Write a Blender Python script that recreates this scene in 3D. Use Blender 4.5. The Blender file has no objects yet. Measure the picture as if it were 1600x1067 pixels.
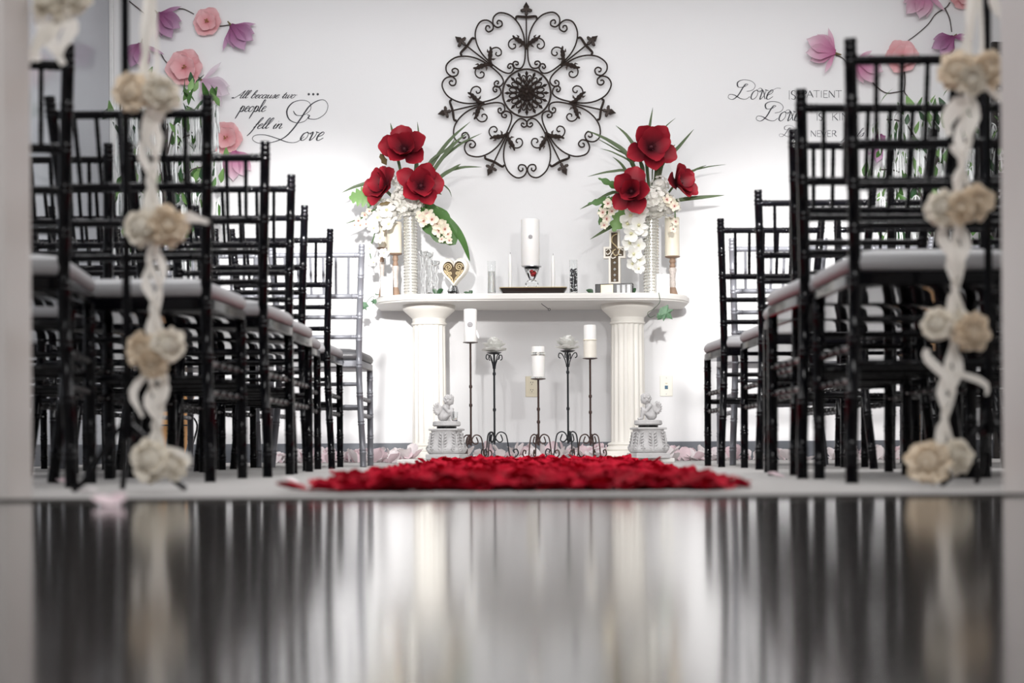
import bpy, bmesh, math, random
from mathutils import Vector, Matrix, Euler, Quaternion
random.seed(11)
PI = math.pi
S = bpy.context.scene
C = bpy.context.collection

# ------------------------------------------------------------------ camera, world, lights
FPX, CX, CY, EYE, ROLL = 2222.0, 815.0, 698.0, 0.08, math.radians(0.33)
cam_d = bpy.data.cameras.new('camera'); cam = bpy.data.objects.new('camera', cam_d); C.objects.link(cam)
cam_d.sensor_width = 36; cam_d.lens = FPX * 36 / 1600
cam_d.shift_x = -(CX - 800) / 1600; cam_d.shift_y = (CY - 533.5) / 1600
cam.location = (0, 0, EYE)
cam.rotation_euler = (Matrix.Rotation(PI/2, 3, 'X') @ Matrix.Rotation(-ROLL, 3, 'Z')).to_euler()
cam_d.clip_start = 0.02
cam_d.dof.use_dof = True; cam_d.dof.focus_distance = 7.4; cam_d.dof.aperture_fstop = 2.6
S.camera = cam
S.view_settings.view_transform = 'Standard'; S.view_settings.look = 'None'
S.view_settings.gamma = 1; S.view_settings.use_curve_mapping = False
S.view_settings.exposure = 0.0

w = bpy.data.worlds.new('world'); S.world = w; w.use_nodes = True
w.node_tree.nodes['Background'].inputs[0].default_value = (0.93, 0.95, 1.0, 1)
w.node_tree.nodes['Background'].inputs[1].default_value = 0.05

def spot(name, loc, target, power, size_deg, blend, radius, col=(1, .98, .96)):
    d = bpy.data.lights.new(name, 'SPOT'); o = bpy.data.objects.new(name, d); C.objects.link(o)
    d.energy = power; d.spot_size = math.radians(size_deg); d.spot_blend = blend; d.shadow_soft_size = radius; d.color = col
    o.location = loc
    o.rotation_euler = (Vector(target) - Vector(loc)).to_track_quat('-Z', 'Y').to_euler()
    return o
def area(name, loc, target, power, sx, sy, col=(1, 1, 1)):
    d = bpy.data.lights.new(name, 'AREA'); o = bpy.data.objects.new(name, d); C.objects.link(o)
    d.shape = 'RECTANGLE'; d.size = sx; d.size_y = sy; d.energy = power; d.color = col
    o.location = loc; o.rotation_euler = (Vector(target) - Vector(loc)).to_track_quat('-Z', 'Y').to_euler()
    return o
# two stand lights at the back of the aisle, aimed at the altar wall, the chapel's ceiling lights, and added fill lamps
spot('stand_light_a', (-0.50, 3.1, 1.30), (-1.22, 8.0, 0.75), 1150, 28, 1.0, 0.05)
spot('stand_light_b', (0.62, 3.1, 1.30), (1.62, 8.0, 0.75), 900, 28, 1.0, 0.05)
spot('stand_light_c', (-0.50, 3.1, 1.34), (-0.70, 8.0, 0.30), 100, 62, 0.8, 0.05)
spot('stand_light_d', (0.62, 3.1, 1.34), (0.90, 8.0, 0.30), 100, 62, 0.8, 0.05)
area('ceiling_light_a', (0.1, 6.0, 2.66), (0.1, 6.0, 0), 48, 4.2, 0.9)
area('ceiling_light_b', (0.1, 4.2, 2.66), (0.1, 4.2, 0), 72, 4.2, 0.9)
area('wall_top_fill', (0.1, 6.9, 2.66), (0.1, 8.0, 2.4), 6.2, 4.6, 0.2).data.spread = math.radians(100)  # added fill that brightens the upper altar wall, not a known fixture
area('frontal_fill', (0.1, 2.7, 2.3), (0.1, 8.0, 1.7), 26, 3.0, 0.5)  # invisible fill added above the entry for soft frontal light
area('hall_fill', (0, 0.1, 2.62), (0, 0.5, 0), 90, 2.4, 1.0)  # unseen lamp added in the hall to brighten the door casings

# ------------------------------------------------------------------ helpers
cr, sr = math.cos(ROLL), math.sin(ROLL)
def W(px, py, D):
    """world point seen at photo pixel (px,py) at distance D along the aisle"""
    u, v = (px - CX), (CY - py)
    return Vector(((u*cr + v*sr) / FPX * D, D, EYE + (-u*sr + v*cr) / FPX * D))
def PXM(n, D): return n * D / FPX

MATS = {}
def mat(name, col, rough=0.5, metal=0.0, var=0.08, nscale=20, bump=0.0, bscale=60, trans=0.0, coat=0.0, spec=0.5, sheen=0.0, sub=0.0, ior=1.45, thin=0.0):
    if name in MATS: return MATS[name]
    m = bpy.data.materials.new(name); m.use_nodes = True; nt = m.node_tree; N = nt.nodes; L = nt.links
    b = N['Principled BSDF']
    b.inputs['Roughness'].default_value = rough; b.inputs['Metallic'].default_value = metal
    b.inputs['Transmission Weight'].default_value = trans; b.inputs['Coat Weight'].default_value = coat
    b.inputs['Specular IOR Level'].default_value = spec; b.inputs['Sheen Weight'].default_value = sheen
    b.inputs['IOR'].default_value = ior
    if sub: b.inputs['Subsurface Weight'].default_value = sub; b.inputs['Subsurface Radius'].default_value = (.02, .015, .01)
    tc = N.new('ShaderNodeTexCoord')
    n = N.new('ShaderNodeTexNoise'); n.inputs['Scale'].default_value = nscale; n.inputs['Detail'].default_value = 4
    L.new(tc.outputs['Object'], n.inputs['Vector'])
    mx = N.new('ShaderNodeMix'); mx.data_type = 'RGBA'
    lo = [max(0, c*(1-var)) for c in col]; hi = [min(1, c*(1+var)) for c in col]
    mx.inputs[6].default_value = (*lo, 1); mx.inputs[7].default_value = (*hi, 1)
    L.new(n.outputs['Fac'], mx.inputs[0]); L.new(mx.outputs[2], b.inputs['Base Color'])
    if bump:
        n2 = N.new('ShaderNodeTexNoise'); n2.inputs['Scale'].default_value = bscale; n2.inputs['Detail'].default_value = 5
        L.new(tc.outputs['Object'], n2.inputs['Vector'])
        bp = N.new('ShaderNodeBump'); bp.inputs['Strength'].default_value = bump; bp.inputs['Distance'].default_value = .01
        L.new(n2.outputs['Fac'], bp.inputs['Height']); L.new(bp.outputs['Normal'], b.inputs['Normal'])
    if thin:
        tl = N.new('ShaderNodeBsdfTranslucent'); L.new(mx.outputs[2], tl.inputs['Color'])
        ms = N.new('ShaderNodeMixShader'); ms.inputs[0].default_value = thin
        L.new(b.outputs[0], ms.inputs[1]); L.new(tl.outputs[0], ms.inputs[2]); L.new(ms.outputs[0], N['Material Output'].inputs['Surface'])
    MATS[name] = m
    return m
def petal_mat(name, stops, rough=0.55, alpha=None, thin=0.15):
    """colour runs along the petal from its base to its tip (attribute t)"""
    m = bpy.data.materials.new(name); m.use_nodes = True; nt = m.node_tree; N = nt.nodes; L = nt.links
    b = N['Principled BSDF']; b.inputs['Roughness'].default_value = rough
    a = N.new('ShaderNodeAttribute'); a.attribute_name = 't'
    n = N.new('ShaderNodeTexNoise'); n.inputs['Scale'].default_value = 40
    ad = N.new('ShaderNodeMath'); ad.operation = 'MULTIPLY_ADD'; ad.inputs[1].default_value = 0.25
    sb = N.new('ShaderNodeMath'); sb.operation = 'SUBTRACT'; sb.inputs[1].default_value = 0.125
    L.new(n.outputs['Fac'], ad.inputs[0]); L.new(a.outputs['Fac'], ad.inputs[2]); L.new(ad.outputs[0], sb.inputs[0])
    r = N.new('ShaderNodeValToRGB'); e = r.color_ramp.elements
    e[0].position = stops[0][0]; e[0].color = (*stops[0][1], 1); e[1].position = stops[-1][0]; e[1].color = (*stops[-1][1], 1)
    for p, c in stops[1:-1]:
        x = e.new(p); x.color = (*c, 1)
    L.new(sb.outputs[0], r.inputs[0]); L.new(r.outputs[0], b.inputs['Base Color'])
    tl = N.new('ShaderNodeBsdfTranslucent'); L.new(r.outputs[0], tl.inputs['Color'])
    ms = N.new('ShaderNodeMixShader'); ms.inputs[0].default_value = thin
    L.new(b.outputs[0], ms.inputs[1]); L.new(tl.outputs[0], ms.inputs[2])
    out = ms.outputs[0]
    if alpha:
        tp = N.new('ShaderNodeBsdfTransparent'); m2 = N.new('ShaderNodeMixShader'); m2.inputs[0].default_value = alpha
        L.new(tp.outputs[0], m2.inputs[1]); L.new(out, m2.inputs[2]); out = m2.outputs[0]
    L.new(out, N['Material Output'].inputs['Surface'])
    MATS[name] = m
    return m

def crom(pts, n=6, closed=False):
    pts = [Vector(p) for p in pts]; out = []
    m = len(pts)
    for i in range(m if closed else m-1):
        g = (lambda k: pts[k % m]) if closed else (lambda k: pts[max(0, min(m-1, k))])
        p0, p1, p2, p3 = g(i-1), g(i), g(i+1), g(i+2)
        for j in range(n):
            t = j/n
            out.append(.5*((2*p1)+(-p0+p2)*t+(2*p0-5*p1+4*p2-p3)*t*t+(-p0+3*p1-3*p2+p3)*t**3))
    if not closed: out.append(pts[-1].copy())
    return out

class MB:
    def __init__(s): s.v = []; s.f = []; s.t = []
    def add(s, vs, fs, ts=None):
        o = len(s.v); s.v += [Vector(p) for p in vs]; s.f += [tuple(i+o for i in f) for f in fs]
        s.t += list(ts) if ts else [0.0]*len(vs)
        return s
    def tube(s, path, r, n=8, closed=False, caps=True):
        path = [Vector(p) for p in path]; m = len(path)
        rs = r if isinstance(r, (list, tuple)) else [r]*m
        vs, fs = [], []; nrm = None
        for i in range(m):
            a = path[(i-1) % m] if (closed or i > 0) else path[i]
            b = path[(i+1) % m] if (closed or i < m-1) else path[i]
            t = (b-a); t = t.normalized() if t.length > 1e-9 else Vector((0, 0, 1))
            if nrm is None:
                nrm = t.cross(Vector((0, 0, 1)) if abs(t.z) < .9 else Vector((1, 0, 0))).normalized()
            else:
                nrm = (nrm - t*nrm.dot(t)); nrm = nrm.normalized() if nrm.length > 1e-6 else t.orthogonal().normalized()
            bi = t.cross(nrm)
            for k in range(n):
                a_ = 2*PI*k/n
                vs.append(path[i] + (nrm*math.cos(a_)+bi*math.sin(a_))*rs[i])
        for i in range(m if closed else m-1):
            j = (i+1) % m
            for k in range(n):
                k2 = (k+1) % n
                fs.append((i*n+k, i*n+k2, j*n+k2, j*n+k))
        if caps and not closed:
            fs.append(tuple(range(n-1, -1, -1))); fs.append(tuple((m-1)*n+k for k in range(n)))
        return s.add(vs, fs)
    def lathe(s, prof, n=24, c=(0, 0, 0), caps=True):
        c = Vector(c); vs, fs = [], []
        for r, z in prof:
            for k in range(n):
                a = 2*PI*k/n; vs.append(c + Vector((r*math.cos(a), r*math.sin(a), z)))
        for i in range(len(prof)-1):
            for k in range(n):
                k2 = (k+1) % n; fs.append((i*n+k, i*n+k2, (i+1)*n+k2, (i+1)*n+k))
        if caps:
            if prof[0][0] > 1e-6: fs.append(tuple(range(n-1, -1, -1)))
            if prof[-1][0] > 1e-6: fs.append(tuple((len(prof)-1)*n+k for k in range(n)))
        return s.add(vs, fs)
    def box(s, a, b, bev=0.0):
        a, b = Vector(a), Vector(b)
        bm = bmesh.new(); bmesh.ops.create_cube(bm, size=1)
        for v in bm.verts:
            v.co = Vector(((a.x+b.x)/2+v.co.x*(b.x-a.x), (a.y+b.y)/2+v.co.y*(b.y-a.y), (a.z+b.z)/2+v.co.z*(b.z-a.z)))
        if bev: bmesh.ops.bevel(bm, geom=bm.edges[:], offset=bev, segments=2, affect='EDGES', profile=.6)
        bm.verts.index_update()
        s.add([v.co for v in bm.verts], [[v.index for v in f.verts] for f in bm.faces]); bm.free(); return s
    def ell(s, c, r, n=12, m=8, rot=None):
        c = Vector(c); r = (r, r, r) if not isinstance(r, (tuple, list)) else r
        vs = []; fs = []
        for i in range(m+1):
            th = PI*i/m
            for k in range(n):
                a = 2*PI*k/n
                p = Vector((r[0]*math.sin(th)*math.cos(a), r[1]*math.sin(th)*math.sin(a), r[2]*math.cos(th)))
                if rot: p = rot @ p
                vs.append(c+p)
        for i in range(m):
            for k in range(n):
                k2 = (k+1) % n; fs.append((i*n+k, (i+1)*n+k, (i+1)*n+k2, i*n+k2))
        return s.add(vs, fs)
    def prism(s, poly, y0, y1):
        """extrude an (x,z) outline from y0 to y1"""
        n = len(poly)
        vs = [Vector((p[0], y0, p[1])) for p in poly] + [Vector((p[0], y1, p[1])) for p in poly]
        fs = [tuple(range(n)), tuple(range(2*n-1, n-1, -1))] + [(i, n+i, n+(i+1) % n, (i+1) % n) for i in range(n)]
        return s.add(vs, fs)
    def petal(s, L, wd, cup=.2, curl=.3, tip=.6, nu=5, nv=6, M=None, ruf=0.0, waist=.3):
        """a petal along +Y, cupped towards +Z; t runs 0 at base to 1 at tip"""
        vs, fs, ts = [], [], []
        ph = random.random()*6
        pw, ex = (2.4, .5) if tip < .5 else (1.7, .75)
        for j in range(nv+1):
            t = math.sin(PI/2*j/nv)**.9
            if j == nv: t = 1
            g = min(1, t/.58); g = g*g*(3-2*g)
            wv = wd*.5*(waist+(1-waist)*g)
            if t > .55: wv *= max(.10 if tip < .5 else .03, 1-((t-.55)/.45)**pw)**ex
            for i in range(nu+1):
                u = i/nu*2-1
                x = u*wv; y = L*t*(1-.05*u*u*t); z = cup*wd*(u*u)*(wv/(wd*.5))**2*(.6+.4*t) + curl*L*t*t + ruf*L*t*math.sin(u*5+ph)
                p = Vector((x, y, z)); vs.append(M @ p if M else p); ts.append(t)
        for j in range(nv):
            for i in range(nu):
                a = j*(nu+1)+i; fs.append((a, a+1, a+nu+2, a+nu+1))
        return s.add(vs, fs, ts)
    def blade(s, path, wd, up=Vector((0, 0, 1)), fold=.25, tipw=0.05, basew=.5):
        path = [Vector(p) for p in path]; m = len(path); vs = []; fs = []; ts = []
        for i, p in enumerate(path):
            t = i/(m-1); d = (path[min(m-1, i+1)]-path[max(0, i-1)]).normalized()
            side = d.cross(up); side = side.normalized() if side.length > 1e-4 else Vector((1, 0, 0))
            nn = side.cross(d)
            ww = wd*.5*(basew+(1-basew)*math.sin(PI*min(1, t*1.1))) if t < .5 else wd*.5*max(tipw, (1-((t-.5)/.5)**1.7))
            vs += [p-side*ww+nn*ww*fold, p, p+side*ww+nn*ww*fold]; ts += [t]*3
        for i in range(m-1):
            a = i*3; fs += [(a, a+1, a+4, a+3), (a+1, a+2, a+5, a+4)]
        return s.add(vs, fs, ts)
    def mesh(s, name, m=None, smooth=True, ang=None):
        me = bpy.data.meshes.new(name); me.from_pydata([tuple(v) for v in s.v], [], s.f)
        if any(s.t):
            at = me.attributes.new('t', 'FLOAT', 'POINT'); at.data.foreach_set('value', s.t)
        if m: me.materials.append(MATS[m] if isinstance(m, str) else m)
        if smooth:
            me.polygons.foreach_set('use_smooth', [True]*len(me.polygons))
            if ang is not None: me.set_sharp_from_angle(angle=math.radians(ang))
        me.update(); return me
    def build(s, name, m, parent=None, smooth=True, ang=40, loc=None):
        return link(name, s.mesh(name, m, smooth, ang), parent, loc)

def link(name, me, parent=None, loc=None, rot=None):
    o = bpy.data.objects.new(name, me); C.objects.link(o)
    if parent: o.parent = parent
    if loc is not None: o.location = loc
    if rot is not None: o.rotation_euler = rot
    return o
def tag(o, label, cat, group=None, kind=None):
    o['label'] = label; o['category'] = cat
    if group: o['group'] = group
    if kind: o['kind'] = kind
    return o
def thing(name, label, cat, loc=(0, 0, 0), rz=0, group=None):
    o = bpy.data.objects.new(name, None); C.objects.link(o); o.empty_display_size = .05
    o.location = loc; o.rotation_euler = (0, 0, rz)
    return tag(o, label, cat, group)
def struct(o, label=None, cat=None):
    o['kind'] = 'structure'
    if label: o['label'] = label; o['category'] = cat
    return o
def face_dir(d, spin=0):
    """rotation that takes local +Z to direction d"""
    q = Vector(d).normalized().to_track_quat('Z', 'Y')
    return (q @ Quaternion((0, 0, 1), spin)).to_euler()

# ------------------------------------------------------------------ materials
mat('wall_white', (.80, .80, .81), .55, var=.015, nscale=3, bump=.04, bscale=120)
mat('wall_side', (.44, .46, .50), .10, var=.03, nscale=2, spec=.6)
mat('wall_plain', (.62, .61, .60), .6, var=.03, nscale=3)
mat('ceiling_white', (.8, .8, .8), .8, var=.02)
mat('baseboard_grey', (.13, .14, .16), .45, var=.05)
mat('carpet', (.40, .385, .375), .95, var=.18, nscale=160, bump=.5, bscale=300, sheen=.2)
mat('floor_polished', (.030, .026, .024), .115, var=.3, nscale=6, coat=.35, spec=1.0)
MATS['floor_polished'].node_tree.nodes['Principled BSDF'].inputs['Coat Roughness'].default_value = .11
mat('threshold_dark', (.05, .045, .042), .4, var=.1)
mat('casing_paint', (.66, .62, .60), .32, var=.05, nscale=4)
mat('corner_trim', (.8, .8, .8), .3)
mat('chair_black', (.002, .002, .003), .10, var=.2, spec=.20)
mat('chair_silver', (.17, .175, .195), .35, metal=.2, var=.06)
mat('cushion_grey', (.31, .31, .32), .42, var=.05, nscale=60, bump=.05, bscale=400)
mat('cushion_dark', (.07, .07, .075), .4, var=.1)
mat('iron_bronze', (.035, .024, .020), .5, metal=.4, var=.5, nscale=60, bump=.15, bscale=150)
mat('iron_black', (.018, .020, .024), .45, metal=.3, var=.3, nscale=50)
mat('iron_brown', (.06, .035, .030), .45, metal=.4, var=.3, nscale=50)
mat('stone_white', (.83, .805, .75), .55, var=.05, nscale=8, bump=.05)
mat('shelf_white', (.72, .70, .67), .45, var=.04, nscale=6)
mat('statue_grey', (.52, .51, .51), .8, var=.18, nscale=30, bump=.25, bscale=90)
mat('wax_white', (.85, .84, .82), .45, var=.02, sub=.2)
mat('wax_cream', (.85, .79, .66), .45, var=.04, sub=.2)
mat('wood_brown', (.30, .20, .14), .5, var=.35, nscale=30)
mat('mosaic', (.55, .49, .45), .3, var=.4, nscale=120, bump=.3, bscale=200)
mat('carved_dark', (.09, .06, .03), .6, var=.3)
mat('gold_carved', (.62, .50, .30), .35, metal=.3, var=.3, nscale=60)
mat('gold_plate', (.65, .52, .30), .3, metal=.7)
mat('cream_resin', (.80, .76, .68), .4, var=.05)
mat('black_gloss', (.012, .011, .011), .2, var=.2)
mat('tray_black', (.02, .014, .012), .25, var=.2)
mat('bead_black', (.02, .02, .025), .12, var=.5, nscale=90)
mat('glass', (.97, .98, .98), .02, var=.0, trans=1.0, ior=1.45)
mat('crystal', (.93, .95, .96), .08, var=.05, trans=.35, spec=.8)
mat('rhinestone', (.62, .60, .55), .18, metal=.75, var=.35, nscale=150)
mat('rhinestone_light', (.86, .84, .78), .15, metal=.6, var=.2, nscale=150)
mat('silver_deco', (.55, .55, .56), .3, metal=.8, var=.3, nscale=120)
mat('leaf_green', (.065, .16, .035), .42, var=.35, nscale=14, thin=.15)
mat('leaf_dark', (.025, .075, .028), .38, var=.35, nscale=14, thin=.1)
mat('leaf_light', (.20, .36, .12), .45, var=.3, nscale=14, thin=.2)
mat('grass_green', (.075, .115, .045), .45, var=.3, nscale=10, thin=.1)
mat('ivy_green', (.10, .19, .11), .45, var=.5, nscale=40, thin=.1)
mat('bud_brown', (.16, .12, .05), .5, var=.3)
mat('stamen', (.30, .13, .05), .6, var=.3)
mat('flower_heart', (.05, .006, .012), .5, var=.4, nscale=60)
mat('hydrangea', (.91, .90, .85), .6, var=.06, nscale=40, thin=.2)
mat('rose_white', (.88, .88, .85), .6, var=.03, thin=.3)
mat('tulle', (.80, .77, .72), .8, var=.1, thin=.45)
mat('rosette_cream', (.80, .69, .55), .75, var=.25, nscale=25, thin=.25)
mat('rosette_pale', (.84, .79, .70), .75, var=.15, nscale=25, thin=.3)
mat('paper_pink_pale', (.78, .62, .66), .6, var=.1, nscale=12, thin=.25)
mat('paper_white_pink', (.80, .74, .75), .6, var=.06, nscale=12, thin=.25)
mat('red_petal', (.40, .005, .022), .75, var=.45, nscale=25, thin=.08, spec=.08)
mat('red_petal_deep', (.24, .003, .012), .75, var=.4, nscale=25, thin=.08, spec=.08)
mat('ink', (.035, .035, .045), .5, var=.1)
mat('ink_light', (.10, .10, .12), .5, var=.1)
mat('branch_ink', (.075, .062, .058), .6, var=.2)
mat('plate_ivory', (.66, .60, .46), .35, var=.02)
mat('plate_white', (.80, .78, .70), .35, var=.02)
mat('socket_dark', (.03, .03, .03), .5)
mat('jack_blue', (.02, .10, .18), .4)
mat('pot_tan', (.62, .33, .13), .5, var=.15, nscale=8)
mat('louvre_dark', (.022, .018, .016), .4, var=.2)
petal_mat('magnolia_purple', [(0, (.17, .02, .11)), (.35, (.34, .11, .26)), (.75, (.48, .27, .43)), (1, (.56, .38, .52))])
petal_mat('magnolia_pink', [(0, (.40, .09, .23)), (.4, (.58, .25, .40)), (.8, (.68, .46, .56)), (1, (.70, .57, .63))])
petal_mat('magnolia_pale', [(0, (.55, .35, .48)), (.4, (.68, .52, .63)), (1, (.74, .66, .72))], alpha=.75)
petal_mat('hibiscus_pink', [(0, (.70, .22, .24)), (.4, (.80, .38, .41)), (1, (.82, .50, .52))])
petal_mat('red_velvet', [(0, (.03, .001, .004)), (.3, (.10, .002, .009)), (.65, (.25, .003, .015)), (1, (.38, .009, .024))], rough=.6, thin=.05)
petal_mat('orchid_cream', [(0, (.55, .10, .17)), (.2, (.78, .55, .50)), (.5, (.82, .77, .62)), (1, (.80, .75, .62))])
petal_mat('orchid_white', [(0, (.72, .70, .42)), (.25, (.84, .83, .76)), (1, (.86, .86, .83))])

# ------------------------------------------------------------------ the room
DW = 8.0                      # altar wall
XL, XR, ZC = -2.30, 3.12, 2.7
DT = 2.24                     # threshold between hall floor and carpet
OL, OR = -0.809, 0.795        # sides of the doorway
def sbox(name, a, b, m, bev=0, label=None, cat=None):
    return struct(MB().box(a, b, bev).build(name, m, smooth=False), label, cat)
sbox('floor', (XL-.1, DT, -.06), (XR+.1, DW+.1, 0), 'carpet', 0, 'pale grey-beige carpet of the wedding chapel', 'carpet')
sbox('floor_hall', (-2.2, -2.0, -.06), (2.2, DT-.03, -.001), 'floor_polished', 0, 'dark polished mirror-like floor in front of the chapel doorway', 'floor')
sbox('trim_1', (-2.2, DT-.03, -.06), (2.2, DT+.0, .003), 'threshold_dark', .001, 'thin dark threshold strip between polished floor and carpet', 'threshold')
sbox('wall_back', (XL-.1, DW, 0), (XR+.1, DW+.1, ZC), 'wall_white', 0, 'white altar wall with flowers and lettering', 'wall')
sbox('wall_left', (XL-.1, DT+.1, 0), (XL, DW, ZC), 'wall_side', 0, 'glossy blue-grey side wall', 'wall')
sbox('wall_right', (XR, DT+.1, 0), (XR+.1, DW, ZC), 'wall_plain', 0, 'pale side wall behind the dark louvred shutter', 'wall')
sbox('ceiling', (XL-.1, DT, ZC), (XR+.1, DW+.1, ZC+.08), 'ceiling_white', 0, 'white chapel ceiling', 'ceiling')
sbox('baseboard_back', (XL, DW-.014, 0), (XR, DW, .105), 'baseboard_grey', .003, 'dark grey baseboard under the altar wall', 'baseboard')
sbox('baseboard_left', (XL, DT+.1, 0), (XL+.014, DW-.014, .105), 'baseboard_grey', .003, 'dark grey baseboard under the glossy side wall', 'baseboard')
sbox('baseboard_right', (XR-.014, DT+.1, 0), (XR, DW-.014, .105), 'baseboard_grey', .003, 'dark grey baseboard under the pale side wall', 'baseboard')
sbox('trim_2', (XL, DW-.03, .105), (XL+.022, DW, ZC), 'corner_trim', .004, 'white corner strip between altar wall and glossy wall', 'trim')
# the dim hall the doorway is seen from
mat('hall_wall', (.20, .185, .175), .6, var=.05)
sbox('wall_hall_left', (-2.3, -2.0, 0), (-2.2, DT, ZC), 'hall_wall'); sbox('wall_hall_right', (2.2, -2.0, 0), (2.3, DT, ZC), 'hall_wall')
sbox('wall_hall_back', (-2.3, -2.1, 0), (2.3, -2.0, ZC), 'hall_wall'); sbox('ceiling_hall', (-2.3, -2.1, ZC), (2.3, DT, ZC+.08), 'hall_wall')
# entry wall with the doorway
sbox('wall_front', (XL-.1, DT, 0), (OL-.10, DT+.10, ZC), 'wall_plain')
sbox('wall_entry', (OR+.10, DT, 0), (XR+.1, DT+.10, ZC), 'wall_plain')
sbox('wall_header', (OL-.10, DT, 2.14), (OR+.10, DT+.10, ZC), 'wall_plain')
def casing(name, x0, sgn, label):
    # stepped moulding profile, (across, towards camera)
    prof = [(0, .11), (0, -.012), (.008, -.018), (.018, -.018), (.024, -.012), (.05, -.010), (.062, -.020), (.085, -.022), (.10, -.016), (.10, .11)]
    m = MB(); vs = []
    for z in (0.0, 2.14):
        for a, y in prof: vs.append((x0+sgn*a, DT+y, z))
    n = len(prof)
    fs = [(i, (i+1) % n, n+(i+1) % n, n+i) for i in range(n)] + [tuple(range(n-1, -1, -1)), tuple(range(n, 2*n))]
    m.add(vs, fs)
    return struct(m.build(name, 'casing_paint', smooth=True, ang=30), label, 'door frame')
casing('trim_3', OL, -1, 'pale moulded door casing on the side of the glossy wall')
casing('trim_4', OR, 1, 'pale moulded door casing on the side of the dark shutter')

# ------------------------------------------------------------------ wall plates
def wall_plate(px, py, label, kind):
    p = W(px, py, DW)
    r = thing('wall_outlet' if kind else 'wall_jack_plate', label, 'outlet' if kind else 'wall plate', (p.x, DW, p.z))
    MB().box((-.036, -.006, -.058), (.036, 0, .058), .003).build('cover_plate', 'plate_ivory' if kind else 'plate_white', r, False)
    if kind:
        for dz in (-.021, .021):
            s = MB().lathe([(.0, 0), (.016, 0), (.016, .003), (0, .003)], 18).build('socket', 'plate_ivory', r)
            s.rotation_euler = (PI/2, 0, 0); s.location = (0, -.006, dz)
            for dx in (-.006, .006):
                sl = MB().box((dx-.0015, -.001, .003), (dx+.0015, .006, .0036)).build('slot', 'socket_dark', s, False)
            MB().lathe([(0, .003), (.0025, .003), (.0025, .0036), (0, .0036)], 8, (0, -.008, 0)).build('slot', 'socket_dark', s)
    else:
        MB().box((-.009, -.0085, -.018), (.009, -.006, .002), .001).build('jack', 'jack_blue', r, False)
        MB().box((-.006, -.0085, .010), (.006, -.006, .018), .001).build('jack_cover', 'plate_ivory', r, False)
        for dz in (-.045, .045):
            MB().ell((0, -.006, dz), (.003, .0015, .003), 8, 4).build('screw', 'silver_deco', r)
wall_plate(831, 604, 'ivory electrical outlet on the wall behind the candle stands', True)
wall_plate(1041, 603, 'ivory wall plate with a blue data jack near the baseboard', False)

# ------------------------------------------------------------------ chairs
RING = [.06, .17, .30, .40, .52, .62, .71, .80, .875, .91]
def bamboo(path, r, rings):
    """path of points with slightly raised double rings at given arc lengths (0..1)"""
    P = [Vector(p) for p in path]; d = [0]
    for i in range(1, len(P)): d.append(d[-1]+(P[i]-P[i-1]).length)
    T = d[-1]
    def at(t):
        x = t*T
        for i in range(1, len(P)):
            if x <= d[i] or i == len(P)-1:
                k = (x-d[i-1])/max(1e-9, d[i]-d[i-1]); return P[i-1].lerp(P[i], min(1, max(0, k)))
    samp = [(i/10, r) for i in range(11)]
    e = .0035/T
    for q in rings:
        for o in (-.006/T, .006/T):
            samp += [(q+o-e, r), (q+o-e*.4, r*1.13), (q+o+e*.4, r*1.13), (q+o+e, r)]
    samp = sorted({round(a, 5): b for a, b in samp if 0 <= a <= 1}.items())
    return [at(a) for a, b in samp], [b for a, b in samp]
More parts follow.
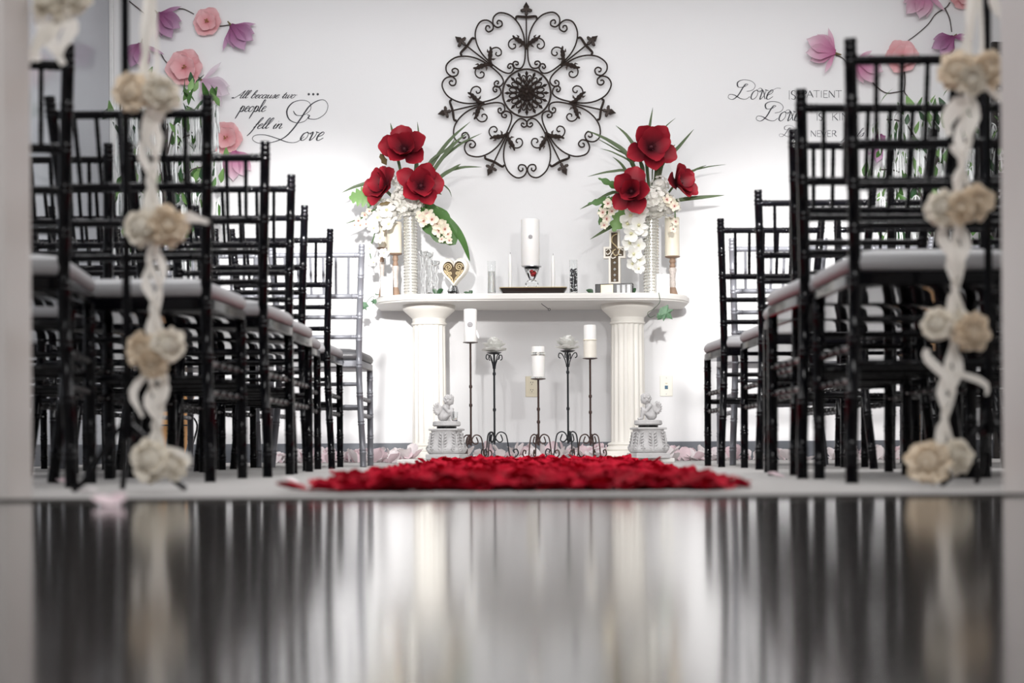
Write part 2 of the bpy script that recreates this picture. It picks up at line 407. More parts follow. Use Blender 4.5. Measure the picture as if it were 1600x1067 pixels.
def chair_meshes(frame_m, cush_m):
    M = {}
    def post(sx):
        # lateral half width and fore-aft offset by height: wider at crest and feet, raked back above, sabre leg below
        ctl = [(.188, -.062, 0), (.183, -.040, .10), (.172, -.014, .25), (.166, 0, .42), (.168, -.006, .54), (.176, -.030, .71), (.186, -.062, .88), (.188, -.070, .92)]
        path = crom([(sx*a, y, z) for a, y, z in ctl], 4)
        p, r = bamboo(path, .0135, [.07, .20, .33, .46, .58, .68, .77, .86, .955, .985])
        r = [x*(1.0 if q.z < .895 else .92) for x, q in zip(r, p)]
        return MB().tube(p, r, 10)
    M['back_post'] = [post(-1).mesh('back_post', frame_m, ang=50), post(1).mesh('back_post', frame_m, ang=50)]
    def fleg(sx):
        p, r = bamboo([(sx*.178, .342, 0), (sx*.178, .338, .2), (sx*.178, .335, .425)], .0135, [.1, .3, .52, .74, .9])
        return MB().tube(p, r, 10).mesh('front_leg', frame_m, ang=50)
    M['front_leg'] = [fleg(-1), fleg(1)]
    def yb(z):   # rake of the back at height z
        return -.062*max(0, (z-.50)/.38)**1.15
    def hw(z): return .166+.020*max(0, (z-.5)/.38)
    def rail(z, r):
        n = 8; pts = [(hw(z)*(-1+2*i/n), yb(z), z) for i in range(n+1)]
        p, rr = bamboo(pts, r, [.08, .36, .64, .92])
        return MB().tube(p, rr, 8).mesh('rail', frame_m, ang=50)
    M['crest_rail'] = [rail(.876, .0105)]
    M['back_rail'] = [rail(.709, .0105), rail(.624, .009), rail(.542, .009)]
    sp = []
    for k in range(6):
        f = -1+2*(k+1)/7
        p, rr = bamboo([(f*hw(.709), yb(.709), .709), (f*hw(.876), yb(.876), .876)], .0058, [.25, .5, .75])
        sp.append(MB().tube(p, rr, 6).mesh('spindle', frame_m, ang=50))
    for k in range(5):
        f = -1+2*(k+1)/6
        p, rr = bamboo([(f*hw(.542), yb(.542), .542), (f*hw(.624), yb(.624), .624)], .0055, [.5])
        if k in (1, 3): sp.append(MB().tube(p, rr, 6).mesh('spindle', frame_m, ang=50))
    M['spindle'] = sp[:6]
    # seat frame and cushion: rounded trapezoid outline stacked in levels (inset, height)
    def slab(levels, name, m):
        def outline(d):
            cs = [(-.178+d, -.014+d), (.178-d, -.014+d), (.194-d, .362-d), (-.194+d, .362-d)]; R = max(.012, .045-d*.5); o = []
            for q in range(4):
                p0, p1, p2 = Vector(cs[q-1]), Vector(cs[q]), Vector(cs[(q+1) % 4])
                a_ = p1+(p0-p1).normalized()*R; b_ = p1+(p2-p1).normalized()*R
                for t in (0, .25, .5, .75, 1): o.append(a_*(1-t)**2+p1*2*t*(1-t)+b_*t*t)
            return o
        vs = []; n = 20
        for d, z in levels: vs += [(p.x, p.y, z) for p in outline(d)]
        fs = [(l*n+i, l*n+(i+1) % n, (l+1)*n+(i+1) % n, (l+1)*n+i) for l in range(len(levels)-1) for i in range(n)]
        fs += [tuple(range(n-1, -1, -1)), tuple((len(levels)-1)*n+i for i in range(n))]
        return MB().add(vs, fs).mesh(name, m, True, 40)
    M['seat_frame'] = [slab([(.004, .416), (0, .420), (0, .442), (.005, .446)], 'seat_frame', frame_m)]
    M['cushion'] = [slab([(.010, .446), (.001, .452), (-.003, .464), (.001, .476), (.010, .485), (.028, .492), (.060, .498), (.11, .502)], 'cushion', cush_m)]
    def bar(a, b, r, rings=(.2, .4, .6, .8)):
        p, rr = bamboo([a, b], r, rings); return MB().tube(p, rr, 8).mesh('stretcher', frame_m, ang=50)
    M['stretcher'] = [bar((-.178, .338, .255), (.178, .338, .255), .010, (.12, .25, .38, .5, .62, .75, .88)),
                      bar((-.176, -.012, .285), (-.178, .337, .285), .009), bar((.176, -.012, .285), (.178, .337, .285), .009),
                      bar((-.178, -.02, .215), (-.178, .338, .215), .009), bar((.178, -.02, .215), (.178, .338, .215), .009),
                      bar((-.172, -.014, .25), (.172, -.014, .25), .009), bar((-.168, -.004, .345), (.168, -.004, .345), .008)]
    return M
CH = {'black': chair_meshes('chair_black', 'cushion_grey'), 'silver': chair_meshes('chair_silver', 'cushion_dark')}
def chair(x, y, rz, kind, label, group):
    r = thing('ballroom_chair', label, 'chair', (x, y, 0), rz, group)
    for part, ms in CH[kind].items():
        for me in ms: link(part, me, r)
    return r
ORD = ['front', 'second', 'third', 'fourth', 'fifth', 'sixth', 'rearmost']
rnd = random.Random(5)
SIDE_A, SIDE_B = "on the 'fell in Love' side", "on the 'Love is patient' side"
GRP = 'ballroom chairs set out in rows facing the altar'
left = [(565, 380), (515, 355), (475, 318), (455, 270), (415, 218), (325, 145)]
for i, (px, py) in enumerate(left):
    D = (FPX*.84)/(CY-py); p = W(px, py, D); s_ = 'silver' if i == 0 else 'black'
    y = D+.07
    chair(p.x-.188, y, math.radians(rnd.uniform(-1.5, 1.5)), s_, f"{s_} bamboo-style chair, aisle seat of the {ORD[i]} row, {SIDE_A}", GRP)
    if D > 3.6:
        chair(p.x-.188-.435, y+rnd.uniform(-.012, .012), math.radians(rnd.uniform(-1.5, 1.5)), s_, f"{s_} bamboo-style chair, second from aisle in {ORD[i]} row, {SIDE_A}", GRP)
    if D > 4.7:
        chair(p.x-.188-.87, y+rnd.uniform(-.012, .012), math.radians(rnd.uniform(-1.5, 1.5)), s_, f"{s_} bamboo-style chair, third from aisle in {ORD[i]} row, {SIDE_A}", GRP)
p = W(103, 76, 2.95)
chair(p.x-.190, 2.95+.03, math.radians(10), 'black', f"black bamboo-style chair set back behind the sixth row, {SIDE_A}", GRP)
right = [(1143, 374), (1125, 343), (1185, 298), (1238, 197), (1250, 140), (1330, 68)]
for i, (px, py) in enumerate(right):
    D = (FPX*.84)/(CY-py); D += {3: .05, 4: .01, 5: -.03}.get(i, 0)
    p = W(px, py, D); s_ = 'silver' if i == 0 else 'black'; y = D+.07
    chair(p.x+.188, y, math.radians(rnd.uniform(-1.5, 1.5)), s_, f"{s_} bamboo-style chair, aisle seat of the {ORD[i]} row, {SIDE_B}", GRP)
    if D > 3.2:
        chair(p.x+.188+.435, y+rnd.uniform(-.006, .006), math.radians(rnd.uniform(-1.5, 1.5)), s_, f"{s_} bamboo-style chair, second from aisle in {ORD[i]} row, {SIDE_B}", GRP)
    if D > 4.6:
        chair(p.x+.188+.87, y+rnd.uniform(-.012, .012), math.radians(rnd.uniform(-1.5, 1.5)), s_, f"{s_} bamboo-style chair, third from aisle in {ORD[i]} row, {SIDE_B}", GRP)

# ------------------------------------------------------------------ altar: board, columns, shelf
ZB = .020
BL, BR = W(628, 700, 7.3).x, W(1044, 700, 7.3).x
tag(MB().box((BL, 6.98, 0), (BR, 7.93, ZB), .004).build('altar_board', 'shelf_white', smooth=False), 'low white board on the carpet under columns and candle stands', 'platform')
ZS0, ZS1, DS0, DS1 = .846, .884, 7.44, 7.985
def column(px, label):
    D = 7.70; x = W(px, 600, D).x
    r = thing('fluted_column', label, 'column', (x, D, ZB), 0, 'columns carrying the altar shelf')
    H = ZS0-ZB
    n = 96; prof = []
    m = MB(); vs = []; fs = []
    zs = [.075, .085] + [.085+(H-.20)*i/6 for i in range(1, 6)] + [H-.115, H-.105]
    for i, z in enumerate(zs):
        R = .094-.006*(z/H)
        for k in range(n):
            a = 2*PI*k/n; fl = max(0, math.cos(a*16))**.8
            dep = 0 if i in (0, len(zs)-1) else .009
            rr = R - dep*fl
            vs.append((rr*math.cos(a), rr*math.sin(a), z))
    for i in range(len(zs)-1):
        for k in range(n): fs.append((i*n+k, i*n+(k+1) % n, (i+1)*n+(k+1) % n, (i+1)*n+k))
    m.add(vs, fs); m.build('shaft', 'stone_white', r, ang=60)
    MB().box((-.128, -.128, 0), (.128, .128, .034), .004).build('plinth', 'stone_white', r, False)
    MB().lathe([(.0, .034), (.122, .034), (.127, .044), (.122, .054), (.110, .058), (.107, .064), (.113, .070), (.108, .078), (.094, .082), (0, .082)], 48).build('base', 'stone_white', r)
    MB().lathe([(0, H-.11), (.088, H-.11), (.096, H-.104), (.096, H-.096), (.090, H-.090), (.090, H-.072), (.100, H-.062), (.122, H-.042), (.138, H-.028), (.142, H-.018), (.142, H), (0, H)], 48).build('capital', 'stone_white', r)
column(671, 'cream fluted column under shelf end with the heart figurine')
column(981, 'cream fluted column under shelf end with the cross figurine')
def shelf():
    xl, xr = W(577, 462, DS0).x, W(1086, 459, DS0).x
    out = [(xl, DS1), (xl, DS0+.26)]
    for i in range(1, 9):
        a = PI/2*i/8; out.append((xl+.30-.30*math.cos(a), DS0+.26-.26*math.sin(a)))
    for i in range(0, 8):
        a = PI/2*i/8; out.append((xr-.30+.30*math.sin(a), DS0+.26-.26*math.cos(a)))
    out += [(xr, DS0+.26), (xr, DS1)]
    bm = bmesh.new(); vb = [bm.verts.new((x, y, ZS0)) for x, y in out]
    f = bm.faces.new(vb); r = bmesh.ops.extrude_face_region(bm, geom=[f])
    for v in r['geom']:
        if isinstance(v, bmesh.types.BMVert): v.co.z = ZS1
    te = [e for e in bm.edges if abs(e.verts[0].co.z-e.verts[1].co.z) < 1e-5]
    bmesh.ops.bevel(bm, geom=te, offset=.009, segments=3, affect='EDGES')
    bmesh.ops.recalc_face_normals(bm, faces=bm.faces[:])
    me = bpy.data.meshes.new('altar_shelf'); bm.to_mesh(me); bm.free(); me.materials.append(MATS['shelf_white'])
    me.polygons.foreach_set('use_smooth', [True]*len(me.polygons)); me.set_sharp_from_angle(angle=math.radians(35))
    return tag(link('altar_shelf', me), 'long white shelf with rounded ends resting on two fluted columns', 'shelf')
shelf()
def hook_wire():
    a = W(846, 472, 7.6); a.z = ZS0
    pts = [a, a+Vector((.004, 0, -.006)), a+Vector((.02, -.004, -.018)), a+Vector((.036, -.008, -.030))]
    m = MB().tube(crom(pts, 4), .0018, 6)
    c = a+Vector((.041, -.008, -.034)); m.tube([c+Vector((.006*math.cos(t*PI/6), 0, .006*math.sin(t*PI/6))) for t in range(12)], .0016, 6, closed=True)
    tag(m.build('wire_hook', 'iron_black'), 'small dark wire hook under the white altar shelf', 'hook')
hook_wire()

# ------------------------------------------------------------------ wall medallion (seven-fold scrollwork)
def medallion():
    c = W(823, 145.5, DW-.03); U = DW/FPX/3.556        # crop units -> metres
    r = thing('scroll_medallion', 'round dark bronze scrollwork medallion hung above the altar', 'wall decor', (c.x, DW, c.z))
    Y = -.028
    def pt(dx, rad, ang, y=Y):
        # local axis: radial direction at angle ang, lateral perpendicular
        ra = Vector((math.cos(ang), 0, math.sin(ang))); la = Vector((-math.sin(ang), 0, math.cos(ang)))
        return (ra*rad + la*dx)*U + Vector((0, y, 0))
    ring = [pt(0, 133, 2*PI*k/64) for k in range(64)]
    MB().tube(ring, .0055, 8, closed=True).build('ring', 'iron_bronze', r)
    half = [(16, 173), (19, 166), (28, 166), (31, 177), (18, 187), (4, 182), (-2, 167), (10, 148), (36, 140), (64, 161), (90, 203), (112, 253), (128, 313), (127, 375), (106, 430), (62, 466), (22, 460), (2, 428), (13, 400), (40, 397), (49, 416), (37, 431), (24, 424), (26, 413)]
    for k in range(7):
        ang = -PI/2+2*PI*k/7
        for sg in (-1, 1):
            path = crom([pt(sg*a, b, ang, Y-.002*sg) for a, b in half], 5)
            n = len(path); MB().tube(path, .0046, 6).build('scroll', 'iron_bronze', r)
        sa = ang+PI/7
        MB().tube([pt(0, 250, sa), pt(0, 440, sa)], .0045, 6).build('spoke', 'iron_bronze', r)
        # crescent cup across the lobes
        cup = crom([pt(-58, 412, sa), pt(-50, 425, sa), (pt(0, 421, sa)), pt(50, 425, sa), pt(58, 412, sa)], 5)
        rr = [.0035+.0045*(1-abs(2*i/(len(cup)-1)-1)*.4) for i in range(len(cup))]
        MB().tube(cup, rr, 6).build('crescent', 'iron_bronze', r)
        # fleur-de-lis tip
        m = MB()
        out = [(0, 428), (9, 436), (8, 452), (20, 448), (32, 452), (33, 462), (24, 466), (20, 460), (12, 466), (17, 478), (8, 492), (0, 506), (-8, 492), (-17, 478), (-12, 466), (-20, 460), (-24, 466), (-33, 462), (-32, 452), (-20, 448), (-8, 452), (-9, 436)]
        n = len(out); vs = [pt(a, b, sa, Y-.009) if False else pt(a*.86, (b-462)*.94+462, sa, Y-.010) for a, b in out]+[pt(a, b, sa, Y-.004) for a, b in out]+[pt(a, b, sa, Y+.004) for a, b in out]
        ce = len(vs); vs.append(pt(0, 472, sa, Y-.016))
        fs = [(ce, (i+1) % n, i) for i in range(n)]+[(i, (i+1) % n, n+(i+1) % n, n+i) for i in range(n)]+[(n+i, n+(i+1) % n, 2*n+(i+1) % n, 2*n+i) for i in range(n)]
        m.add(vs, fs); m.build('fleur_tip', 'iron_bronze', r, ang=30)
        for sg in (-1, 1):
            cur = [(0, 240), (6, 265), (24, 284), (52, 300), (78, 300), (97, 282), (97, 258), (80, 244), (62, 252), (62, 268), (74, 270)]
            MB().tube(crom([pt(sg*a, b, sa, Y-.005) for a, b in cur], 5), .0042, 6).build('leaf_scroll', 'iron_bronze', r)
            lf = [(2, 245, 3), (12, 266, 14), (28, 281, 19), (48, 293, 20), (64, 303, 12), (76, 318, 5)]
            path = crom([pt(sg*a, b, sa, Y-.008) for a, b, _ in lf], 3)
            ws = [f[2]*U for f in lf]; wr = []
            for i in range(len(path)):
                q = i/(len(path)-1)*(len(ws)-1); j = min(len(ws)-2, int(q)); wr.append(max(.002, (ws[j]*(1-(q-j))+ws[j+1]*(q-j))*.75*(1 if i % 3 else .72)))
            MB().tube(path, wr, 6).build('acanthus_leaf', 'iron_bronze', r)
            MB().blade([pt(sg*22, 272, sa, Y-.01), pt(sg*30, 258, sa, Y-.014), pt(sg*44, 250, sa, Y-.01)], .012, Vector((0, -1, 0))).build('leaf_tip', 'iron_bronze', r)
            MB().blade([pt(sg*44, 294, sa, Y-.01), pt(sg*44, 310, sa, Y-.014), pt(sg*56, 322, sa, Y-.01)], .012, Vector((0, -1, 0))).build('leaf_tip', 'iron_bronze', r)
    # central rosette
    for k in range(16):
        a = PI/2+2*PI*k/16
        m = MB(); vs = [pt(0, 126, a, Y-.006), pt(9, 108, a, Y-.006), pt(4, 92, a, Y-.006), pt(0, 70, a, Y-.006), pt(-4, 92, a, Y-.006), pt(-9, 108, a, Y-.006), pt(0, 104, a, Y-.016)]
        m.add(vs, [(6, i, (i+1) % 6) for i in range(6)]+[(5, 4, 3, 2, 1, 0)]); m.build('rosette_point', 'iron_bronze', r, ang=20)
        lo = [pt(12*math.sin(t*PI/6), 78+20*math.cos(t*PI/6), a+PI/16, Y-.010) for t in range(12)]
        MB().tube(lo, .0042, 6, closed=True).build('rosette_loop', 'iron_bronze', r)
    for lay, (n, r0, r1, wd, yo) in enumerate([(14, 36, 90, 11, -.014), (10, 18, 60, 12, -.024), (7, 4, 36, 13, -.032)]):
        for k in range(n):
            a = 2*PI*(k+.5*lay)/n
            m = MB(); vs = [pt(0, r0, a, Y+yo), pt(wd*.8, (r0+r1)/2, a, Y+yo-.002), pt(0, r1, a, Y+yo+.004), pt(-wd*.8, (r0+r1)/2, a, Y+yo-.002), pt(0, (r0+r1)/2, a, Y+yo-.010)]
            m.add(vs, [(4, i, (i+1) % 4) for i in range(4)]+[(3, 2, 1, 0)]); m.build('rosette_petal', 'iron_bronze', r, ang=20)
    MB().ell((0, Y-.036, 0), (.012, .010, .012), 12, 8).build('rosette_boss', 'iron_bronze', r)
    o = MB().lathe([(0, 0), (.047, 0), (.040, .012), (0, .018)], 32).build('rosette_plate', 'iron_bronze', r)
    o.rotation_euler = (PI/2, 0, 0); o.location = (0, Y-.002, 0)
medallion()

# ------------------------------------------------------------------ lettering on the wall
GL = {
 'a': ([[(.75, .95), (.4, 1), (.08, .6), (.15, .1), (.45, 0), (.72, .4), (.78, .95)], [(.78, .98), (.72, .3), (.85, 0), (1.1, .3)]], 1.0),
 'o': ([[(.5, 1), (.15, .75), (.1, .2), (.4, 0), (.7, .35), (.65, .85), (.45, 1), (.7, .85), (1, .9)]], .88),
 'e': ([[(.1, .45), (.5, .6), (.62, .88), (.42, 1), (.15, .65), (.15, .15), (.4, 0), (.8, .3)]], .7),
 'c': ([[(.6, .8), (.5, 1), (.2, .8), (.1, .3), (.35, 0), (.75, .3)]], .66),
 'l': ([[(0, .2), (.4, 1.2), (.5, 2), (.35, 2.2), (.22, 1.8), (.15, .4), (.3, 0), (.6, .3)]], .5),
 'b': ([[(0, .2), (.4, 1.2), (.5, 2), (.35, 2.2), (.22, 1.8), (.15, .4), (.35, 0), (.65, .25), (.65, .8), (.45, 1), (.9, .9)]], .8),
 'u': ([[(0, .6), (.15, 1), (.12, .2), (.35, 0), (.65, .4), (.72, 1)], [(.72, 1), (.68, .2), (.85, 0), (1.1, .3)]], 1.0),
 's': ([[(0, .2), (.4, 1.05), (.5, .5), (.35, 0), (.1, .12)], [(.35, 0), (.75, .3)]], .66),
 't': ([[(0, .3), (.3, 1.6), (.18, .3), (.35, 0), (.6, .3)], [(-.02, 1.05), (.5, 1.08)]], .55),
 'w': ([[(0, .7), (.15, 1), (.12, .2), (.32, 0), (.55, .4), (.6, 1)], [(.6, 1), (.58, .2), (.78, 0), (1.02, .5), (1, 1), (1.25, .95)]], 1.15),
 'p': ([[(0, .5), (.25, 1.1), (.18, .4), (-.05, -1.3)], [(.12, .5), (.4, 1), (.65, .8), (.6, .2), (.3, 0), (.2, .1), (.55, 0), (.85, .3)]], .85),
 'f': ([[(0, .2), (.4, 1.3), (.55, 2.1), (.42, 2.25), (.25, 1.6), (.1, -.6), (-.15, -1.5)], [(0, .9), (.55, .9)]], .52),
 'i': ([[(0, .4), (.18, 1), (.14, .2), (.3, 0), (.55, .3)], [(.28, 1.45), (.30, 1.55)]], .45),
 'n': ([[(0, .5), (.15, 1), (.1, 0)], [(.1, .3), (.4, 1), (.6, .85), (.58, .2), (.75, 0), (1, .3)]], .92),
 'v': ([[(0, .7), (.15, 1), (.25, .8), (.28, 0), (.6, .4), (.65, .95), (.55, 1), (.9, .92)]], .82),
 'A': ([[(-.4, .3), (-.2, 0), (.4, .8), (1.1, 2.2)], [(1.1, 2.2), (1, .3), (1.2, 0), (1.4, .2)], [(.3, .8), (1.1, .85)]], 1.35),
 ' ': ([], .7)}
CAPS = {
 'I': ([[(.15, 0), (.15, 1)]], .3), 'S': ([[(.55, .88), (.35, 1), (.12, .85), (.15, .6), (.45, .42), (.55, .2), (.35, 0), (.08, .12)]], .65),
 'P': ([[(.12, 0), (.12, 1)], [(.12, 1), (.45, .98), (.55, .76), (.42, .52), (.12, .48)]], .6), 'A': ([[(0, 0), (.35, 1)], [(.35, 1), (.72, 0)], [(.14, .36), (.58, .36)]], .75),
 'T': ([[(.35, 0), (.35, 1)], [(0, 1), (.7, 1)]], .72), 'E': ([[(.12, 0), (.12, 1)], [(.12, 1), (.55, 1)], [(.12, .52), (.48, .52)], [(.12, 0), (.58, 0)]], .62),
 'N': ([[(.1, 0), (.1, 1)], [(.1, 1), (.7, 0)], [(.7, 0), (.7, 1)]], .82), 'K': ([[(.12, 0), (.12, 1)], [(.12, .45), (.6, 1)], [(.25, .58), (.68, 0)]], .7),
 'D': ([[(.12, 0), (.12, 1)], [(.12, 1), (.5, .95), (.72, .5), (.5, .05), (.12, 0)]], .8), 'V': ([[(0, 1), (.35, 0)], [(.35, 0), (.7, 1)]], .72),
 'R': ([[(.12, 0), (.12, 1)], [(.12, 1), (.45, .98), (.55, .76), (.42, .52), (.12, .48)], [(.3, .5), (.7, 0)]], .72), ' ': ([], .45)}
YT = DW-.0012
def ribbon(m, pts, wmin, wmax):
    """flat vinyl stroke on the wall; pts are world (x,z)"""
    P = [Vector((p[0], p[1])) for p in pts]; n = len(P); vs = []; fs = []
    for i in range(n):
        d = P[min(n-1, i+1)]-P[max(0, i-1)]
        if d.length < 1e-9: d = Vector((0, -1))
        d.normalize(); t = i/(n-1)
        k = max(0, -d.y)**1.3 * min(1, min(t, 1-t)*8+.2)
        wv = (wmin+(wmax-wmin)*k)/2
        nn = Vector((-d.y, d.x))
        a, b = P[i]+nn*wv, P[i]-nn*wv
        vs += [(a.x, YT, a.y), (b.x, YT, b.y)]
    for i in range(n-1): fs.append((2*i, 2*i+1, 2*i+3, 2*i+2))
    m.add(vs, fs)
def wpt(px, py): q = W(px, py, DW); return (q.x, q.z)
def script(m, text, px, base, xh, slant=.42, thick=1.0, table=GL, stretch=1.0):
    x = 0
    for ch in text:
        st, adv = table[ch]
        for s_ in st:
            pts = crom([(a, b) for a, b in s_], 6) if (len(s_) > 2) else [Vector(s_[0]).lerp(Vector(s_[1]), j/3) for j in range(4)]
            pts = [wpt(px+(x+q[0]+slant*q[1])*xh*stretch, base-q[1]*xh) for q in pts]
            ribbon(m, pts, PXM(.85*thick, DW), PXM(2.0*thick, DW))
        x += adv
    return px+x*xh*stretch
def poly_px(m, pts, thick=1.0, lo=.85, hi=2.4):
    ribbon(m, [wpt(q[0], q[1]) for q in crom([(a, b) for a, b in pts], 8)], PXM(lo*thick, DW), PXM(hi*thick, DW))
def dots(m, cx, cy, r):
    vs = [wpt(cx+r*math.cos(k*PI/6), cy+r*math.sin(k*PI/6)) for k in range(12)]
    m.add([(a, YT, b) for a, b in vs], [tuple(range(12))])
def lettering_a():
    c = wpt(435, 185); r = thing('wall_lettering', "black script lettering reading 'All because two people fell in Love'", 'lettering')
    m = MB(); script(m, 'All because two', 367, 153.5, 5.6, .5, .85, stretch=1.40); dots(m, 363, 153, 1.1); m.build('text_line', 'ink', r, False)
    m = MB(); script(m, 'people', 373, 174.5, 8.5, .45, 1.0, stretch=1.06); m.build('text_line', 'ink', r, False)
    m = MB(); script(m, 'fell in', 395, 201, 7.6, .5, 1.0, stretch=1.35); m.build('text_line', 'ink', r, False)
    m = MB()
    for k in range(3): dots(m, 482.5+k*7, 147.3, 1.9)
    m.build('dots', 'ink', r, False)
    m = MB(); f = lambda L: [(300+a/3.334, 60+b/3.334) for a, b in L]
    poly_px(m, f([(600, 398), (612, 402), (606, 414), (618, 420), (655, 418), (695, 390), (708, 350), (690, 322), (655, 325), (610, 355), (565, 420), (520, 480), (475, 520), (410, 543), (345, 545), (315, 525), (330, 505), (380, 503), (440, 520), (500, 541), (545, 540), (585, 512)]), 1.1)
    poly_px(m, f([(528, 378), (545, 400), (585, 398), (618, 370), (612, 335), (575, 322), (525, 335), (495, 375), (505, 420), (545, 440), (585, 432), (606, 412)]), 1.0)
    script(m, 'ove', 467, 219.5, 13.2, .45, 1.3, stretch=1.1); m.build('text_line', 'ink', r, False)
lettering_a()
def lettering_b():
    r = thing('wall_lettering', "dark lettering on white wall beginning 'Love is patient, Love is kind'", 'lettering')
    def lv(ox, oy, k, inkm, tail=True, ove=True):
        m = MB(); f = lambda L: [(ox+a*k, oy+b*k) for a, b in L]
        poly_px(m, f([(235, 210), (295, 195), (320, 150), (280, 107), (200, 95), (145, 120), (150, 165), (200, 166), (246, 142), (225, 138), (195, 175), (150, 248), (95, 290), (52, 275), (62, 242), (110, 246), (170, 280), (225, 288), (265, 262)]), k*6.4*.9)
        if ove: script(m, 'ove', ox+262*k, oy+290*k, 95*k, .35, k*6.4*1.0, stretch=.95)
        if tail: poly_px(m, f([(345, 190), (375, 178), (405, 215), (420, 285), (470, 220), (530, 180), (575, 180)]), k*6.4*.6)
        m.build('text_line', inkm, r, False)
    k = 1/6.4
    lv(1130, 110, k, 'ink'); lv(1130+280*k, 110+216*k, k, 'ink'); lv(1130+530*k, 110+495*k, k*.58, 'ink_light', False)
    m = MB(); script(m, 'IS', 1231, 155.5, 14, 0, .85, CAPS); script(m, 'PATIENT', 1252, 152.5, 10.8, 0, .85, CAPS, 1.3); m.build('text_line', 'ink', r, False)
    m = MB(); script(m, 'IS', 1275, 188.5, 11.8, 0, .85, CAPS); script(m, 'KIND', 1299, 188.5, 11.8, 0, .85, CAPS, 1.3); m.build('text_line', 'ink', r, False)
    m = MB(); script(m, 'NEVER', 1266, 213.5, 9.5, 0, .8, CAPS, 1.25); script(m, 'fails', 1320, 213.5, 6, .4, .8, stretch=1.5); m.build('text_line', 'ink_light', r, False)
lettering_b()

# ------------------------------------------------------------------ flowers on the wall
def pm(name, m, **k):
    mb = MB(); mb.petal(**k); return mb.mesh(name, m)
def branch(pts, label, rad=1.0):
    path = [W(a, b, DW-.006) for a, b in crom([(x, y) for x, y in pts], 5)]
    n = len(path)
    tag(MB().tube(path, [PXM(rad*(1.05-.3*i/n), DW) for i in range(n)], 6).build('wall_branch', 'branch_ink'), label, 'branch', 'thin dark branches of the wall flowers')
def magnolia_wall(px, py, size, ang, m, label, extra=()):
    """side view magnolia: petals fan from the calyx towards ang (degrees, 0 = right, 90 = up)"""
    p = W(px, py, DW)
    r = thing('wall_magnolia', label, 'flower', (p.x, DW-.012, p.z), 0, 'large magnolias on the altar wall')
    Lm = PXM(size, DW)
    specs = [(-34, .80, .42, .010, .25), (30, .85, .42, .012, .25), (-12, 1.0, .55, .022, .3), (14, .95, .52, .026, .3)] + [(a, l, .16, .016, .1) for a, l in extra]
    for a, l, wd, off, cup in specs:
        me = pm('petal', m, L=Lm*l, wd=Lm*wd, cup=cup, curl=.06, tip=.75, waist=.25)
        o = link('petal', me, r)
        t = math.radians(ang+a)
        # local Y -> direction in wall plane, local Z -> towards the room (-Y)
        Y = Vector((math.cos(t), 0, math.sin(t))); Z = Vector((0, -1, 0)); X = Y.cross(Z)
        o.rotation_euler = Matrix((X, Y, Z)).transposed().to_euler(); o.location = (0, -off, 0)
    t = math.radians(ang)
    d = Vector((math.cos(t), 0, math.sin(t)))
    MB().tube([d*-Lm*.22+Vector((0, 0, 0)), d*-Lm*.1, d*Lm*.02, d*Lm*.1+Vector((0, -.02, 0))], [PXM(.9, DW), PXM(1.6, DW), PXM(3, DW), PXM(1, DW)], 8).build('calyx', 'bud_brown', r)
def hibiscus_wall(px, py, size, label):
    p = W(px, py, DW)
    r = thing('wall_hibiscus', label, 'flower', (p.x, DW-.008, p.z), 0, 'pink open blossoms on the altar wall')
    Lm = PXM(size, DW)
    for lay, (n, l, el) in enumerate([(6, 1.08, .06), (5, .74, .28)]):
        for k in range(n):
            me = pm('petal', 'hibiscus_pink', L=Lm*l*random.uniform(.92, 1.08), wd=Lm*l*1.05, cup=.06, curl=.10, tip=.12, waist=.3, ruf=.04)
            t = 2*PI*(k+.5*lay)/n+random.uniform(-.1, .1)
            o = link('petal', me, r)
            Y = (Vector((math.cos(t), 0, math.sin(t)))*math.cos(el)+Vector((0, -1, 0))*math.sin(el)).normalized(); Z0 = Vector((0, -1, 0)); X = Y.cross(Z0).normalized(); Z = X.cross(Y)
            o.rotation_euler = Matrix((X, Y, Z)).transposed().to_euler(); o.location = (0, -.004-.012*lay, 0)
    m = MB()
    for k in range(9):
        a = random.random()*6.28; q = random.random()*PXM(3, DW); m.ell((q*math.cos(a), -.03-random.random()*.008, q*math.sin(a)), PXM(1.2, DW), 6, 4)
    m.build('stamens', 'stamen', r)
magnolia_wall(249, 24, 46, -48, 'magnolia_purple', "purple magnolia highest on the wall on the 'fell in Love' side", [(64, .85), (-46, .95)])
hibiscus_wall(325, 36, 22, 'pink blossom between two hanging purple magnolias')
magnolia_wall(363, 42, 46, -50, 'magnolia_purple', "purple magnolia hanging just above the 'All because two' lettering", [(52, .85), (-58, .95)])
magnolia_wall(222, 70, 42, -100, 'magnolia_purple', 'purple magnolia beside the white corner strip', [(74, 1.0), (-60, .7)])
hibiscus_wall(290, 108, 28, "large pink blossom at the start of the 'All because' lettering")
magnolia_wall(318, 128, 52, -42, 'magnolia_pale', "pale lilac magnolia touching the 'people' lettering", [(85, .8)])
hibiscus_wall(355, 217, 25, "pink blossom below the 'fell in' lettering")
magnolia_wall(368, 238, 48, -80, 'magnolia_pink', "pink-lilac magnolia under the swash of the big 'Love'", [(60, .6)])
branch([(202, 2), (222, 18), (234, 28), (246, 42)], 'thin dark branch at the highest purple magnolia')
branch([(270, 15), (286, 14), (303, 22)], 'thin dark twig between purple magnolia and pink blossom')
branch([(343, 41), (352, 40), (364, 38)], 'thin dark twig between pink blossom and hanging purple magnolia')
branch([(226, 52), (230, 72), (248, 80), (258, 95), (268, 103)], 'thin dark branch leading to the large pink blossom')
branch([(325, 188), (331, 194), (340, 203)], "short dark twig above pink blossom near 'fell in'")
magnolia_wall(1303, 84, 50, 168, 'magnolia_pink', "pink magnolia above the 'Love is patient' lettering", [(75, .75), (-62, .8)])
